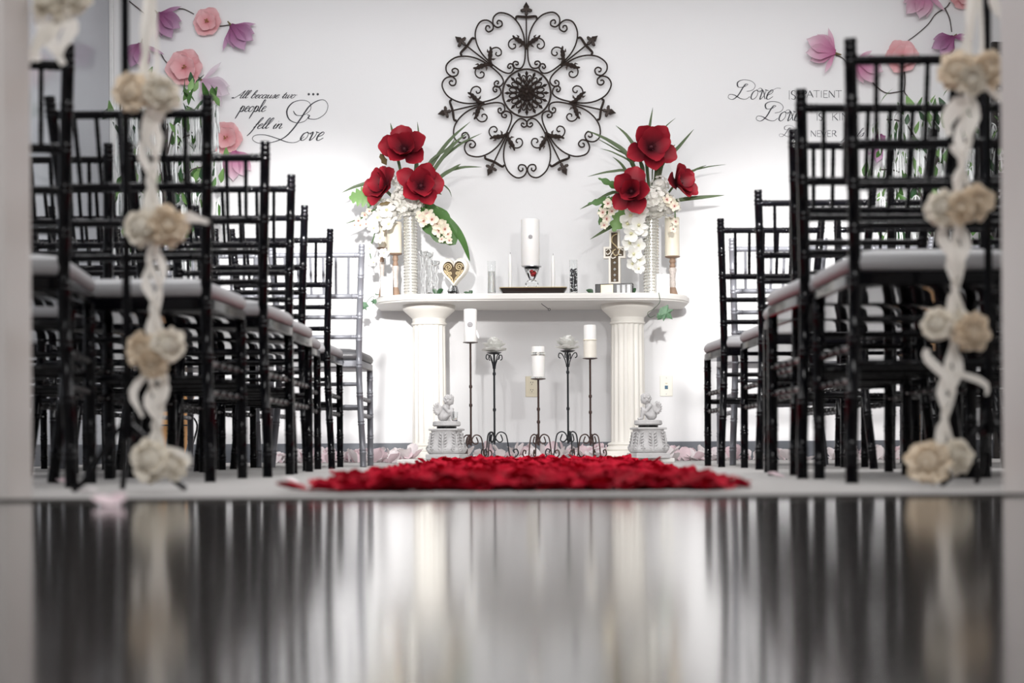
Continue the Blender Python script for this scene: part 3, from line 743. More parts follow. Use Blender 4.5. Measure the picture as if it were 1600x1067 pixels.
magnolia_wall(1444, -12, 50, -118, 'magnolia_pink', "pink magnolia topmost on the 'Love is patient' side", [(70, .9)])
hibiscus_wall(1505, -6, 24, 'pink blossom beside the topmost pink magnolia near the dark shutter')
magnolia_wall(1487, 60, 40, -140, 'magnolia_purple', 'rose-purple magnolia hanging from a forked twig', [(125, .75), (150, .5)])
hibiscus_wall(1408, 90, 25, 'pink blossom on the long curved branch behind the chair backs')
magnolia_wall(1336, 96, 48, -40, 'magnolia_pink', "pink magnolia just after the word 'PATIENT'", [(70, .6)])
magnolia_wall(1372, 212, 46, -85, 'magnolia_purple', "rose magnolia below the 'NEVER' lettering line", [(60, .7)])
branch([(1484, 4), (1478, 12), (1462, 22), (1450, 38), (1432, 54), (1418, 64)], 'long curved dark branch above the pink blossom')
branch([(1477, 14), (1484, 30), (1487, 50)], 'short dark twig holding the rose-purple magnolia')
branch([(1306, 86), (1318, 92), (1330, 108)], 'dark stalk of the pink magnolia above the lettering')
branch([(1360, 122), (1368, 134), (1384, 145), (1400, 144), (1412, 142)], 'low dark branch below the pink blossom')
branch([(1413, 112), (1414, 128), (1413, 143), (1418, 150)], 'dark stem hanging from the pink blossom')

# ------------------------------------------------------------------ candles and ornaments on the shelf
def lathe_thing(name, px, D, prof, m, label, cat, n=24, z0=ZS1, group=None):
    x = W(px, 460, D).x
    o = MB().lathe(prof, n).build(name, m, ang=35); o.location = (x, D, z0)
    return tag(o, label, cat, group)
def zpx(py, D, z0=ZS1): return W(CX, py, D).z - z0
def px_r(wpx, D): return PXM(wpx/2, D)
def pillar(name, px, py0, py1, wpx, D, m, label, group=None, z0=ZS1, zbase=None):
    x = W(px, py0, D).x; zb = W(px, py1, D).z if zbase is None else zbase; h = W(px, py0, D).z-zb; rr = px_r(wpx, D)
    r = thing(name, label, 'candle', (x, D, zb), 0, group)
    MB().lathe([(0, 0), (rr*.98, 0), (rr, .003), (rr, h-.006), (rr*.95, h-.001), (rr*.8, h-.002), (rr*.5, h-.008), (0, h-.009)], 32).build('wax', m, r)
    MB().tube([(0, 0, h-.010), (.0005, 0, h-.002), (.001, 0, h+.005)], .0012, 5).build('wick', 'iron_black', r)
    return r
# candlesticks: turned brown cups on mosaic stems
def candlestick(px, py_cup, D, label, wpx=24):
    x = W(px, 440, D).x; h = zpx(py_cup, D); R = px_r(wpx, D)
    r = thing('candlestick', label, 'candle holder', (x, D, ZS1), 0, 'mosaic candlesticks on the altar shelf')
    MB().lathe([(0, h-.008), (R*.5, h-.010), (R*.9, h-.005), (R, h), (0, h)], 28).build('drip_cup', 'wood_brown', r)
    MB().lathe([(0, h*.72), (R*.34, h*.72), (R*.42, h*.76), (R*.30, h*.82), (R*.44, h*.87), (R*.32, h-.010), (0, h-.010)], 20).build('collar', 'wood_brown', r)
    MB().lathe([(0, h*.24), (R*.36, h*.24), (R*.44, h*.32), (R*.36, h*.44), (R*.40, h*.56), (R*.54, h*.68), (R*.46, h*.72), (0, h*.72)], 20).build('stem', 'mosaic', r)
    MB().lathe([(0, 0), (R*.92, 0), (R*.90, .008), (R*.66, .018), (R*.60, h*.12), (R*.40, h*.24), (0, h*.24)], 28).build('foot', 'wood_brown', r)
    return h
h = candlestick(597, 386, 7.74, 'taller brown-cupped candlestick behind small square candle', 17)
pillar('pillar_candle', 598, 346, 386, 15, 7.74, 'wax_cream', 'slim cream candle on the taller candlestick by rhinestone vase', 'cream candles on candlesticks', zbase=ZS1+h)
h = candlestick(618, 395, 7.66, 'shorter brown-cupped candlestick next to the tall rhinestone vase', 22)
pillar('pillar_candle', 616, 347, 395, 23, 7.66, 'wax_cream', 'wide cream candle on the shorter candlestick by rhinestone vase', 'cream candles on candlesticks', zbase=ZS1+h)
h = candlestick(1051, 402, 7.70, 'brown-cupped mosaic candlestick at the cross end of the shelf', 24)
pillar('pillar_candle', 1050, 340, 402, 23, 7.70, 'wax_cream', 'cream candle on the candlestick at the cross end', 'cream candles on candlesticks', zbase=ZS1+h)
def block_candle(px, py, wpx, D, label):
    p = W(px, py, D); a = px_r(wpx, D); h = p.z-ZS1
    r = thing('square_candle', label, 'candle', (p.x, D, ZS1), .12, 'small square candles on the altar shelf')
    MB().box((-a, -a, 0), (a, a, h), .004).build('wax', 'wax_white', r, False)
    MB().tube([(0, 0, h-.001), (.001, 0, h+.008)], .001, 5).build('wick', 'iron_black', r)
block_candle(604, 433, 19, 7.58, 'small white square candle before the two candlesticks')
block_candle(1034, 429, 21, 7.60, 'small white square candle before the single candlestick')
# tall rhinestone-wrapped vases
def rhine_vase(px, pytop, D, wpx, label):
    p = W(px, pytop, D); R = px_r(wpx, D); h = p.z-ZS1
    r = thing('rhinestone_vase', label, 'vase', (p.x, D, ZS1), 0, 'tall rhinestone vases on the altar shelf')
    MB().lathe([(0, 0), (R, 0), (R, h), (R*.9, h), (R*.9, .01), (0, .01)], 36).build('body', 'glass' if False else 'rhinestone_light', r)
    rows = 26
    st = MB().ell((0, 0, 0), .0042, 6, 4)
    big = MB()
    for i in range(rows):
        z = .012+(h-.02)*i/(rows-1)
        for k in range(22):
            a = 2*PI*(k+.5*(i % 2))/22
            q = Vector((R*1.01*math.cos(a), R*1.01*math.sin(a), z))
            big.ell(q, .0045, 5, 4)
    o = big.build('rhinestones', 'rhinestone', r); o['kind'] = 'stuff'
    for z in (.006, h-.004):
        MB().tube([(R*1.02*math.cos(t*PI/16), R*1.02*math.sin(t*PI/16), z) for t in range(32)], .003, 6, closed=True).build('rim_band', 'silver_deco', r)
    return p.x, h
rhine_vase(641, 338, 7.62, 20, 'tall sparkling rhinestone vase beside the brown candlesticks')
rhine_vase(1017, 338, 7.64, 22, 'tall sparkling rhinestone vase behind the white orchids')
# clear glasses left of the heart
def glass_holder(px, py, D, wpx, label, kind=0):
    p = W(px, py, D); R = px_r(wpx, D); h = p.z-ZS1
    r = thing('glass_candle_holder', label, 'candle holder', (p.x, D, ZS1), 0, 'clear glass holders on the altar shelf')
    if kind == 0:
        prof = [(0, 0), (R*1.1, 0), (R*1.1, .006), (R*.5, .02), (R*.35, h*.35), (R*.6, h*.5), (R*.32, h*.62), (R*.45, h*.78), (R*.8, h*.95), (R*.85, h), (R*.75, h), (R*.6, h*.93), (0, h*.85)]
    elif kind == 1:
        prof = [(0, 0), (R, 0), (R, h), (R*.9, h), (R*.9, .012), (0, .012)]
    else:
        prof = [(0, 0), (R*.6, 0), (R*1.0, h*.4), (R*.8, h*.8), (R*.5, h), (R*.42, h), (R*.7, h*.75), (R*.85, h*.4), (0, .01)]
    MB().lathe(prof, 24).build('glass_body', 'glass', r)
    if kind == 0:
        for k in range(6):
            a = k*PI/3+.4; z = h*(.15+.13*k)
            c = Vector((R*.7*math.cos(a), R*.7*math.sin(a), z))
            m = MB().tube([c+Vector((.008*(1-t/18)*math.cos(t*.6)*math.cos(a), .008*(1-t/18)*math.cos(t*.6)*math.sin(a), .010*(1-t/18)*math.sin(t*.6))) for t in range(16)], .0016, 5)
            m.build('curl', 'silver_deco', r)
    return r
glass_holder(661, 392, 7.66, 18, 'clear glass holder with wire curls touching the rhinestone vase')
glass_holder(671, 394, 7.58, 15, 'slender clear glass holder with silver curls')
glass_holder(680, 408, 7.64, 18, 'tall clear glass with curls nearest the heart figurine')
glass_holder(706, 446, 7.55, 14, 'little round glass bowl at the foot of the heart', 2)
# heart figurine
def heart():
    D = 7.60; p = W(710, 427, D); k = PXM(1, D)
    r = thing('heart_figurine', 'cream carved heart ornament with gold scrolls on a black base', 'figurine', (p.x, D, ZS1), math.radians(-14))
    zc = p.z-ZS1
    def hp(t, s=1.0):
        x = 16*math.sin(t)**3; z = 13*math.cos(t)-5*math.cos(2*t)-2*math.cos(3*t)-math.cos(4*t)
        return (x/16*22.5*k*s, zc+(z+2.5)/15*24*k*s)
    n = 48; o1 = [hp(2*PI*i/n) for i in range(n)]; o2 = [hp(2*PI*i/n, .78) for i in range(n)]
    m = MB(); vs = []
    for y, o in ((.022, o1), (-.016, o1), (-.020, [hp(2*PI*i/n, .95) for i in range(n)]), (-.018, o2), (-.006, o2)):
        vs += [(a, y, b) for a, b in o]
    fs = [(l*n+i, l*n+(i+1) % n, (l+1)*n+(i+1) % n, (l+1)*n+i) for l in range(4) for i in range(n)] + [tuple(range(n-1, -1, -1))]
    m.add(vs, fs).build('heart_frame', 'cream_resin', r, ang=50)
    m = MB().add([(a, -.007, b) for a, b in o2], [tuple(range(n))]); m.build('heart_back', 'carved_dark', r, False)
    for sg in (-1, 1):
        for cx, cz, R, tn in ((9, 9, 6.5, 3.2), (12, 0, 4.2, 2.6), (6, -1, 3.2, 2.4), (7, -8, 3.6, 2.5), (3, -14, 2.4, 2.2)):
            pts = [((sg*(cx+R*(1-t/28)*math.cos(t/26*tn*2*PI/1.6)))*k, -.014, zc+(cz+R*(1-t/28)*math.sin(t/26*tn*2*PI/1.6))*k) for t in range(26)]
            MB().tube(pts, .0032, 6).build('gold_scroll', 'gold_carved', r)
        MB().tube(crom([(0, -.013, zc-20*k), (sg*3*k, -.014, zc-8*k), (sg*10*k, -.014, zc-2*k), (sg*15*k, -.013, zc+5*k)], 5), .0032, 6).build('gold_scroll', 'gold_carved', r)
    MB().box((-.034, -.03, 0), (.034, .03, .010), .003).build('base', 'black_gloss', r, False)
    MB().prism([(-.028, .01), (.028, .01), (.020, .022), (.010, zc-20*k), (-.006, zc-20*k), (-.018, .024)], -.018, .018).build('base_mount', 'black_gloss', r)
heart()
# glass tubes with candles
def tube_glass(px, pyt, D, wpx, fill, pyf, label):
    p = W(px, pyt, D); R = px_r(wpx, D); h = p.z-ZS1
    r = thing('glass_tube', label, 'glass holder', (p.x, D, ZS1), 0)
    MB().lathe([(0, 0), (R*1.05, 0), (R*1.05, .004), (R*.9, .008), (R, .014), (R, h), (R*.93, h), (R*.93, .016), (0, .016)], 24).build('glass_body', 'glass', r)
    hf = W(px, pyf, D).z-ZS1
    if fill == 'wax': MB().lathe([(0, .017), (R*.85, .017), (R*.85, hf), (0, hf-.003)], 24).build('wax', 'wax_white', r)
    else:
        m = MB()
        for i in range(150):
            a = random.random()*6.28; q = R*.84*math.sqrt(random.random()); m.ell((q*math.cos(a), q*math.sin(a), .02+(hf-.02)*random.random()), .0045, 5, 4)
        m.build('beads', 'bead_black', r)['kind'] = 'stuff'
    for k in range(6):
        a = k*PI/3; MB().ell((R*1.0*math.cos(a), R*1.0*math.sin(a), .004), .004, 6, 4).build('foot_bead', 'crystal', r)
tube_glass(768, 408, 7.56, 12.5, 'wax', 424, 'glass tube half filled with white wax between heart and tray')
tube_glass(896, 406, 7.56, 12.5, 'beads', 420, 'glass tube filled with black beads between tray and cross')
# tray with unity candle
def tray():
    D = 7.56; xl, xr = W(781, 455, D).x, W(885, 455, D).x; z = W(800, 452, D).z-ZS1
    r = thing('serving_tray', 'dark rimmed tray under the unity candle and two tapers', 'tray', ((xl+xr)/2, D, ZS1))
    a = (xr-xl)/2; b = .085
    out = [(math.copysign(a-.015, c)+.015*math.cos(t), math.copysign(b-.015, s)+.015*math.sin(t)) for c, s, ts in ((1, 1, range(0, 4)), (-1, 1, range(3, 7)), (-1, -1, range(6, 10)), (1, -1, range(9, 13))) for t in [q*PI/6 for q in ts]]
    n = len(out); m = MB(); vs = []
    for sc, zz in ((.86, .004), (.90, .004), (1.0, z), (1.0, z+.002), (.96, z+.002), (.87, .010)):
        vs += [(x*sc, y*sc, zz) for x, y in out]
    fs = [(l*n+i, l*n+(i+1) % n, (l+1)*n+(i+1) % n, (l+1)*n+i) for l in range(5) for i in range(n)]+[tuple(range(n-1, -1, -1)), tuple(range(5*n, 6*n))]
    m.add(vs, fs).build('tray_dish', 'tray_black', r, ang=30)
    MB().tube([(x, y, z+.001) for x, y in out], .0025, 6, closed=True).build('rim', 'gold_plate', r)
    for sx in (-1, 1):
        for sy in (-1, 1): MB().ell((sx*a*.80, sy*b*.7, .003), (.006, .006, .003), 10, 6).build('foot', 'tray_black', r)
    return .010+ZS1
zt = tray()
def taper(px, pyt, label):
    D = 7.57; p = W(px, pyt, D); R = px_r(6.2, D)
    r = thing('taper_candle', label, 'candle', (p.x, D, zt), 0, 'tapers on the dark tray'); h = p.z-zt
    MB().lathe([(0, 0), (.016, 0), (.016, .003), (R*1.5, .006), (R*1.35, .018), (R*1.2, .02), (0, .02)], 16).build('holder', 'glass', r)
    MB().lathe([(0, .012), (R, .012), (R*.95, h*.6), (R*.7, h*.93), (R*.25, h-.004), (0, h-.003)], 16).build('wax', 'wax_white', r)
    MB().tube([(0, 0, h-.006), (.001, 0, h+.006)], .0009, 5).build('wick', 'iron_black', r)
taper(797, 396, 'white taper on the tray, on the heart side'); taper(864, 398, 'white taper on the tray, on the bead-filled glass side')
def unity():
    D = 7.56; p = W(831, 416, D)
    r = thing('goblet', 'clear cut-glass goblet with a red rose holding the big candle', 'goblet', (p.x, D, zt)); h = p.z-zt; R = PXM(11.5, D)
    MB().lathe([(0, 0), (R*.95, 0), (R*.95, .004), (R*.4, .012), (R*.25, .025), (R*.75, .036), (R*.95, .052), (R*.7, .066), (R*.35, .074), (R*.75, h*.72), (R*1.0, h*.9), (R*1.05, h-.004), (0, h-.004)], 12).build('glass_body', 'glass', r, ang=15)
    rose = MB()
    for k in range(10):
        M = Matrix.Translation((PXM(1.5, D), -R*.8, h*.70)) @ Euler((math.radians(-60), 0, 0)).to_matrix().to_4x4() @ Matrix.Rotation(k*2.4, 4, 'Z') @ Matrix.Rotation(.3+.09*k, 4, 'X')
        rose.petal(.026-.0012*k, .024, .25, .3, .4, 4, 4, M)
    rose.build('rose', 'red_rose', r)
    for a in (-.6, .5, 2.5): MB().blade([(0, -R*.75, h*.72), (R*.6*math.sin(a), -R*.95, h*.78), (R*1.1*math.sin(a), -R*.8, h*.9)], .012).build('rose_leaf', 'leaf_dark', r)
    MB().lathe([(0, h-.004), (R*1.32, h-.004), (R*1.32, h), (0, h)], 32).build('silver_dish', 'silver_deco', r)
    c = pillar('pillar_candle', 828.5, 343, 416, 29, D, 'wax_white', 'large white unity candle with a silver medallion on goblet', zbase=zt+h)
    rr = px_r(29, D); hz = W(828, 372, D).z-(zt+h)
    m = MB(); m.lathe([(0, 0), (.011, 0), (.011, .002), (.008, .003), (0, .002)], 20); o = m.build('medallion', 'seal_grey', c); o.rotation_euler = (PI/2, 0, 0); o.location = (0, -rr, hz)
mat('seal_grey', (.34, .33, .34), .6, var=.4, nscale=200)
mat('red_rose', (.72, .05, .06), .5, var=.2, thin=.1)
unity()
# cross figurine on a black plinth with brass plate
def cross():
    D = 7.60; pb = W(960, 457, D); k = PXM(1, D)
    r = thing('cross_figurine', 'cream openwork cross on a black plinth with brass plate', 'cross', (pb.x, D, ZS1), math.radians(-10))
    zb = W(960, 444, D).z-ZS1
    MB().box((-29*k, -.035, 0), (30*k, .035, zb), .004).build('plinth', 'black_gloss', r, False)
    MB().box((-20*k, -.0365, .008), (-1*k, -.035, zb-.006), .0004).build('brass_plate', 'gold_plate', r, False)
    for x in (8, 16, 24): MB().box(((x-3)*k, -.0362, .008), ((x+2)*k, -.035, zb-.008), .0004).build('mother_of_pearl_inlay', 'crystal', r, False)
    t = zb+82*k; out = [(-9, 0), (9, 0), (9, 40), (17, 40), (17, 58), (8, 58), (8, 83), (-8, 83), (-8, 58), (-17, 58), (-17, 40), (-9, 40)]
    x0 = 1*k
    o1 = [(x0+a*k, zb+b*k) for a, b in out]
    def inset(d): return [(x0+(a-math.copysign(d, a))*k, zb+(b+(d if b in (0, 40) else -d))*k) for a, b in out]
    o2 = inset(3.0); n = len(out); vs = []
    for y, o in ((.020, o1), (-.020, o1), (-.020, o2), (-.006, o2)): vs += [(a, y, b) for a, b in o]
    fs = [(l*n+i, l*n+(i+1) % n, (l+1)*n+(i+1) % n, (l+1)*n+i) for l in range(3) for i in range(n)]+[tuple(range(n-1, -1, -1))]
    MB().add(vs, fs).build('cross_frame', 'cream_resin', r, False)
    MB().add([(a, -.007, b) for a, b in o2], [tuple(range(n))]).build('cross_back', 'carved_dark', r, False)
    for pts in ([(4, 78), (-3, 74), (-4, 66), (3, 58), (8, 50), (2, 44), (-3, 50), (2, 54)], [(-13, 52), (-9, 55), (-6, 50), (-11, 46), (-13, 49)], [(13, 52), (9, 55), (6, 47), (11, 45)], [(-2, 50), (-6, 44), (-3, 40), (2, 42)]):
        MB().tube([(x0+q[0]*k, -.013, zb+q[1]*k) for q in crom(pts, 5)], .0035, 6).build('scroll', 'gold_carved' if len(pts) > 5 else 'cream_resin', r)
    for i, z in enumerate((33, 23, 14, 6)):
        MB().lathe([(0, -.004), (.008, 0), (0, .010)], 4).build('pearl_stone', 'crystal', r).matrix_local = Matrix.Translation((x0, -.010, zb+z*k)) @ Matrix.Rotation(PI/2, 4, 'X')
cross()
# small loose foliage lying on the shelf
def sprig(px, py, D, label, n=4, m='leaf_dark', sz=.03, z0=None, spread=1.0):
    p = W(px, py, D); z = ZS1 if z0 is None else z0
    r = thing('leaf_sprig', label, 'foliage', (p.x, D, z), 0)
    for k in range(n):
        a = random.uniform(-1, 1)*spread
        e = Vector((sz*math.sin(a)*1.3, random.uniform(-.3, .1)*sz, sz*(.4+.6*math.cos(a))))
        MB().blade(crom([(0, 0, .002), e*.5+Vector((0, 0, sz*.2)), e], 3), sz*.55, Vector((0, -1, .3))).build('leaf', m, r)
sprig(683, 446, 7.58, 'dark green leaves between the curled glasses and the heart', 4, sz=.042)
sprig(735, 450, 7.56, 'dark green leaf at the foot of the heart figurine', 3, sz=.03, spread=1.5)
sprig(925, 448, 7.56, 'dark leaves with a small crystal between bead glass and cross', 4, sz=.034)
sprig(880, 452, 7.66, 'dark leaf behind the end of the tray', 2, sz=.025, spread=1.6)
sprig(988, 446, 7.56, 'dark green leaves beside the cross plinth under the orchids', 4, sz=.036)
sprig(588, 456, 7.52, 'small dark leaf beside the square candle near the shelf end', 2, sz=.012, spread=1.7)
def ivy(pts, leaves, label, D):
    path = [W(a, b, D) for a, b in crom([(x, y) for x, y in pts], 5)]; path[0].z = ZS1+.001; path = [Vector((path[0].x, D+.07, ZS1+.0012)), Vector((path[0].x, D+.02, ZS1+.0014))]+path[1:]
    r = thing('ivy_strand', label, 'ivy', path[0])
    o = Vector(path[0])
    MB().tube([q-o for q in path], .0014, 5).build('stem', 'leaf_dark', r)
    for (a, b, s, rot) in leaves:
        c = W(a, b, D-.01)-o; k = PXM(s, D)
        out = [(0, -1), (.35, -.85), (.95, -.55), (.6, -.15), (.95, .35), (.4, .3), (0, 1.05), (-.4, .3), (-.95, .35), (-.6, -.15), (-.95, -.55), (-.35, -.85)]
        vs = [(c.x+(x*math.cos(rot)-z*math.sin(rot))*k, c.y-.006*abs(x), c.z+(x*math.sin(rot)+z*math.cos(rot))*k) for x, z in out]+[(c.x, c.y-.012, c.z)]
        MB().add(vs, [(12, i, (i+1) % 12) for i in range(12)]).build('leaf', 'ivy_green', r, False)
ivy([(1030, 461), (1031, 472), (1022, 482), (1012, 489), (1016, 496), (1024, 492)], [(1041, 490, 13, -2.3), (1030, 494, 6, .6)], 'ivy strand with one big leaf hanging from the cross end', 7.44)
ivy([(583, 462), (576, 468), (571, 476)], [(568, 479, 8, 2.6), (584, 471, 5, 1.5)], 'ivy strand hanging from the candlestick end of the shelf', 7.56)

# ------------------------------------------------------------------ flower arrangements
def red_flower(parent, c, d, size, seed):
    rn = random.Random(seed)
    h = MB().ell((0, 0, size*.10), (size*.10, size*.10, size*.16), 10, 7)
    for k in range(14):
        a = rn.random()*6.28; q = size*.16; h.tube([(0, 0, size*.05), (q*.6*math.cos(a), q*.6*math.sin(a), size*.2), (q*math.cos(a), q*math.sin(a), size*.26)], size*.012, 4)
    o = h.build('red_flower', 'flower_heart', parent); o.location = c; o.rotation_euler = face_dir(d, rn.random()*6)
    for lay, (n, l, wd, el) in enumerate([(5, 1.0, .84, 14), (4, .84, .74, 42)]):
        for k in range(n):
            me = pm('petal', 'red_velvet', L=size*l*rn.uniform(.9, 1.08), wd=size*wd*rn.uniform(.9, 1.1), cup=.28, curl=.16, tip=.45, waist=.32, ruf=.02)
            p = link('petal', me, o); p.rotation_euler = (Matrix.Rotation(2*PI*(k+.5*lay)/n+rn.uniform(-.18, .18), 3, 'Z') @ Matrix.Rotation(math.radians(el+rn.uniform(-14, 14)), 3, 'X')).to_euler()
    return o
def orchid(parent, c, d, size, m, seed, n5=5):
    rn = random.Random(seed)
    o = MB().ell((0, 0, size*.12), (size*.12, size*.16, size*.14), 8, 6).build('orchid', 'stamen' if m == 'orchid_cream' else m, parent)
    o.location = c; o.rotation_euler = face_dir(d, rn.random()*6)
    for k in range(n5):
        big = k in (1, 4)
        p = link('petal', pm('petal', m, L=size*rn.uniform(.9, 1.1), wd=size*(1.0 if big else .62), cup=.12, curl=.12, tip=.4, waist=.3, nu=4, nv=5), o)
        p.rotation_euler = (Matrix.Rotation(2*PI*k/5, 3, 'Z') @ Matrix.Rotation(rn.uniform(.05, .35), 3, 'X')).to_euler()
    return o
def hydrangea(parent, c, R, n, seed, sq=(1, 1, 1)):
    rn = random.Random(seed); m = MB(); m.ell((0, 0, 0), (R*.8*sq[0], R*.8*sq[1], R*.8*sq[2]), 14, 10)
    for i in range(n):
        v = Vector((rn.gauss(0, 1), rn.gauss(0, 1), rn.gauss(0, 1))).normalized()
        q = v.to_track_quat('Z', 'Y').to_matrix().to_4x4()
        ba = Matrix.Translation(Vector((v.x*sq[0], v.y*sq[1], v.z*sq[2]))*R*rn.uniform(.82, 1.0)) @ q @ Matrix.Rotation(rn.random()*6, 4, 'Z')
        for k in range(4): m.petal(R*.30, R*.30, .1, .25, .35, 2, 3, ba @ Matrix.Rotation(k*PI/2, 4, 'Z') @ Matrix.Rotation(.35, 4, 'X'))
    o = m.build('hydrangea', 'hydrangea', parent); o.location = c; return o
def lobed_leaf(parent, base, tip, wd, m, lobes=7, up=Vector((0, -1, .2)), deep=.45, droop=.0):
    base, tip = Vector(base), Vector(tip); d = tip-base; L = d.length; d.normalize()
    side = d.cross(up).normalized(); nn = side.cross(d)
    n = lobes*4; mb = MB(); vs = []; ts = []
    for i in range(n+1):
        t = i/n
        env = math.sin(PI*min(1, t*.86+.13))**.8
        ww = wd*.5*env*(1-deep*abs(math.sin(PI*t*lobes))**3 if 0 < t < 1 else .1)
        p = base+d*L*t+nn*(-droop*L*t*t+.05*L*math.sin(PI*t))
        for u in (-1, -.5, 0, .5, 1):
            vs.append(p+side*u*ww+d*abs(u)*ww*.35-nn*u*u*ww*.18); ts.append(t)
    fs = [(i*5+j, i*5+j+1, (i+1)*5+j+1, (i+1)*5+j) for i in range(n) for j in range(4)]
    return mb.add(vs, fs, ts).build('leaf', m, parent)
def arrangement(origin_px, D, label, reds, blades, seed):
    o = W(origin_px[0], origin_px[1], D)
    r = thing('flower_arrangement', label, 'flowers', o, 0, 'flower arrangements in the rhinestone vases')
    Lc = lambda px, py, dD=0: W(px, py, D+dD)-o
    for i, (px, py, dD, d, s) in enumerate(reds): red_flower(r, Lc(px, py, dD), d, PXM(s*1.22, D), seed*10+i)
    for pts, wpx, dD in blades:
        n = len(pts); path = crom([Lc(a, b, dD*(.2+.8*i/(n-1))) for i, (a, b) in enumerate(pts)], 5)
        MB().blade(path, PXM(wpx, D), Vector((.15, -1, .1))).build('grass_blade', 'grass_green', r)
    return r, Lc
# arrangement on the heart side
DA = 7.60
rA, LA = arrangement((641, 338), DA, 'tall arrangement of red magnolias and grasses on the heart side',
    [(633, 236, -.08, (-.1, -1, .25), 34), (602, 292, -.10, (-.65, -.8, .25), 31), (657, 292, -.14, (.2, -1, .05), 33)],
    [([(645, 330), (668, 270), (700, 222), (735, 190)], 6, .05), ([(647, 330), (672, 275), (705, 230), (732, 206)], 6, .02), ([(648, 330), (680, 262), (715, 228), (753, 208)], 4.5, .06),
     ([(650, 325), (685, 280), (708, 264), (720, 256)], 6, -.02), ([(650, 325), (690, 275), (720, 262), (753, 261)], 5, .0), ([(642, 330), (650, 250), (654, 215), (652, 190)], 4, .05), ([(640, 330), (622, 250), (614, 210), (610, 192)], 5, .04),
     ([(644, 330), (652, 260), (649, 230), (650, 222)], 4, .06), ([(644, 330), (668, 258), (700, 232), (712, 215)], 4, .03),
     ([(630, 325), (590, 288), (560, 290), (534, 301)], 6, -.02), ([(630, 330), (600, 320), (565, 340), (538, 350)], 4, -.04), ([(648, 320), (685, 290), (700, 295), (706, 308)], 2.5, .05),
     ([(650, 320), (680, 300), (686, 302), (690, 304)], 4, -.02)], 1)
hydrangea(rA, LA(640, 312, -.02), PXM(26, DA), 110, 3, (1, .9, .85)); hydrangea(rA, LA(604, 332, -.02), PXM(21, DA), 70, 4, (1, .9, .9)); hydrangea(rA, LA(626, 282, .02), PXM(13, DA), 40, 5)
lobed_leaf(rA, LA(598, 306, -.06), LA(545, 308, -.08), PXM(36, DA), 'leaf_light', 6, droop=.05)
lobed_leaf(rA, LA(580, 308, -.06), LA(575, 328, -.06), PXM(9, DA), 'leaf_green', 2)
lobed_leaf(rA, LA(655, 316, -.02), LA(712, 382, -.05), PXM(50, DA), 'leaf_green', 3, deep=.15)
lobed_leaf(rA, LA(662, 322, -.03), LA(700, 345, -.03), PXM(22, DA), 'leaf_light', 3)
MB().blade(crom([LA(660, 314, -.04), LA(700, 345, -.04), LA(722, 375, -.03), LA(734, 408, -.02)], 6), PXM(15, DA), Vector((.5, -1, .4)), .15).build('leaf', 'leaf_green', rA)
lobed_leaf(rA, LA(604, 258, -.06), LA(594, 240, -.1), PXM(14, DA), 'bud_brown', 1); lobed_leaf(rA, LA(612, 236, -.06), LA(597, 231, -.1), PXM(7, DA), 'leaf_green', 1)
lobed_leaf(rA, LA(610, 316, -.1), LA(592, 320, -.12), PXM(9, DA), 'bud_brown', 1); lobed_leaf(rA, LA(634, 280, -.05), LA(632, 262, -.06), PXM(16, DA), 'leaf_dark', 2)
rn = random.Random(8)
for i, (a, b, s) in enumerate([(667, 335, 11), (662, 345, 10), (675, 343, 12), (683, 350, 11), (690, 350, 10), (686, 360, 11), (695, 358, 10), (700, 366, 9), (690, 374, 6), (702, 376, 7), (657, 338, 9)]):
    orchid(rA, LA(a, b, -.10-rn.random()*.03), (rn.uniform(-.4, .5), -1, rn.uniform(-.4, .2)), PXM(s, DA), 'orchid_cream', 50+i)
for i, (a, b, s) in enumerate([(570, 336, 7), (560, 345, 7), (554, 352, 5), (577, 330, 6), (563, 352, 5), (572, 350, 6)]):
    orchid(rA, LA(a, b, -.08-rn.random()*.03), (rn.uniform(-.6, .2), -1, rn.uniform(-.4, .2)), PXM(s, DA), 'orchid_cream', 70+i)
for i, (a, b, s) in enumerate([(604, 328, 15), (590, 340, 13), (608, 350, 14), (584, 356, 11), (594, 372, 10), (578, 388, 9), (600, 395, 9), (584, 410, 8)]):
    orchid(rA, LA(a, b, -.06-rn.random()*.03), (rn.uniform(-.5, .2), -1, rn.uniform(-.3, .3)), PXM(s, DA), 'orchid_white', 90+i)
MB().tube(crom([LA(630, 325, -.02), LA(596, 335, -.04), LA(584, 370, -.04), LA(578, 395, -.03), LA(584, 412, -.03)], 5), .003, 6).build('orchid_stem', 'leaf_green', rA)
MB().tube(crom([LA(645, 320, -.04), LA(672, 332, -.08), LA(694, 355, -.09), LA(702, 378, -.09)], 5), .003, 6).build('orchid_stem', 'leaf_green', rA)
MB().tube(crom([LA(636, 322, -.02), LA(590, 326, -.05), (LA(566, 340, -.07)), LA(553, 353, -.07)], 5), .003, 6).build('orchid_stem', 'leaf_green', rA)
MB().tube([LA(641, 345, .02), LA(641, 420, .02)], .012, 8).build('stem_bundle', 'leaf_dark', rA)
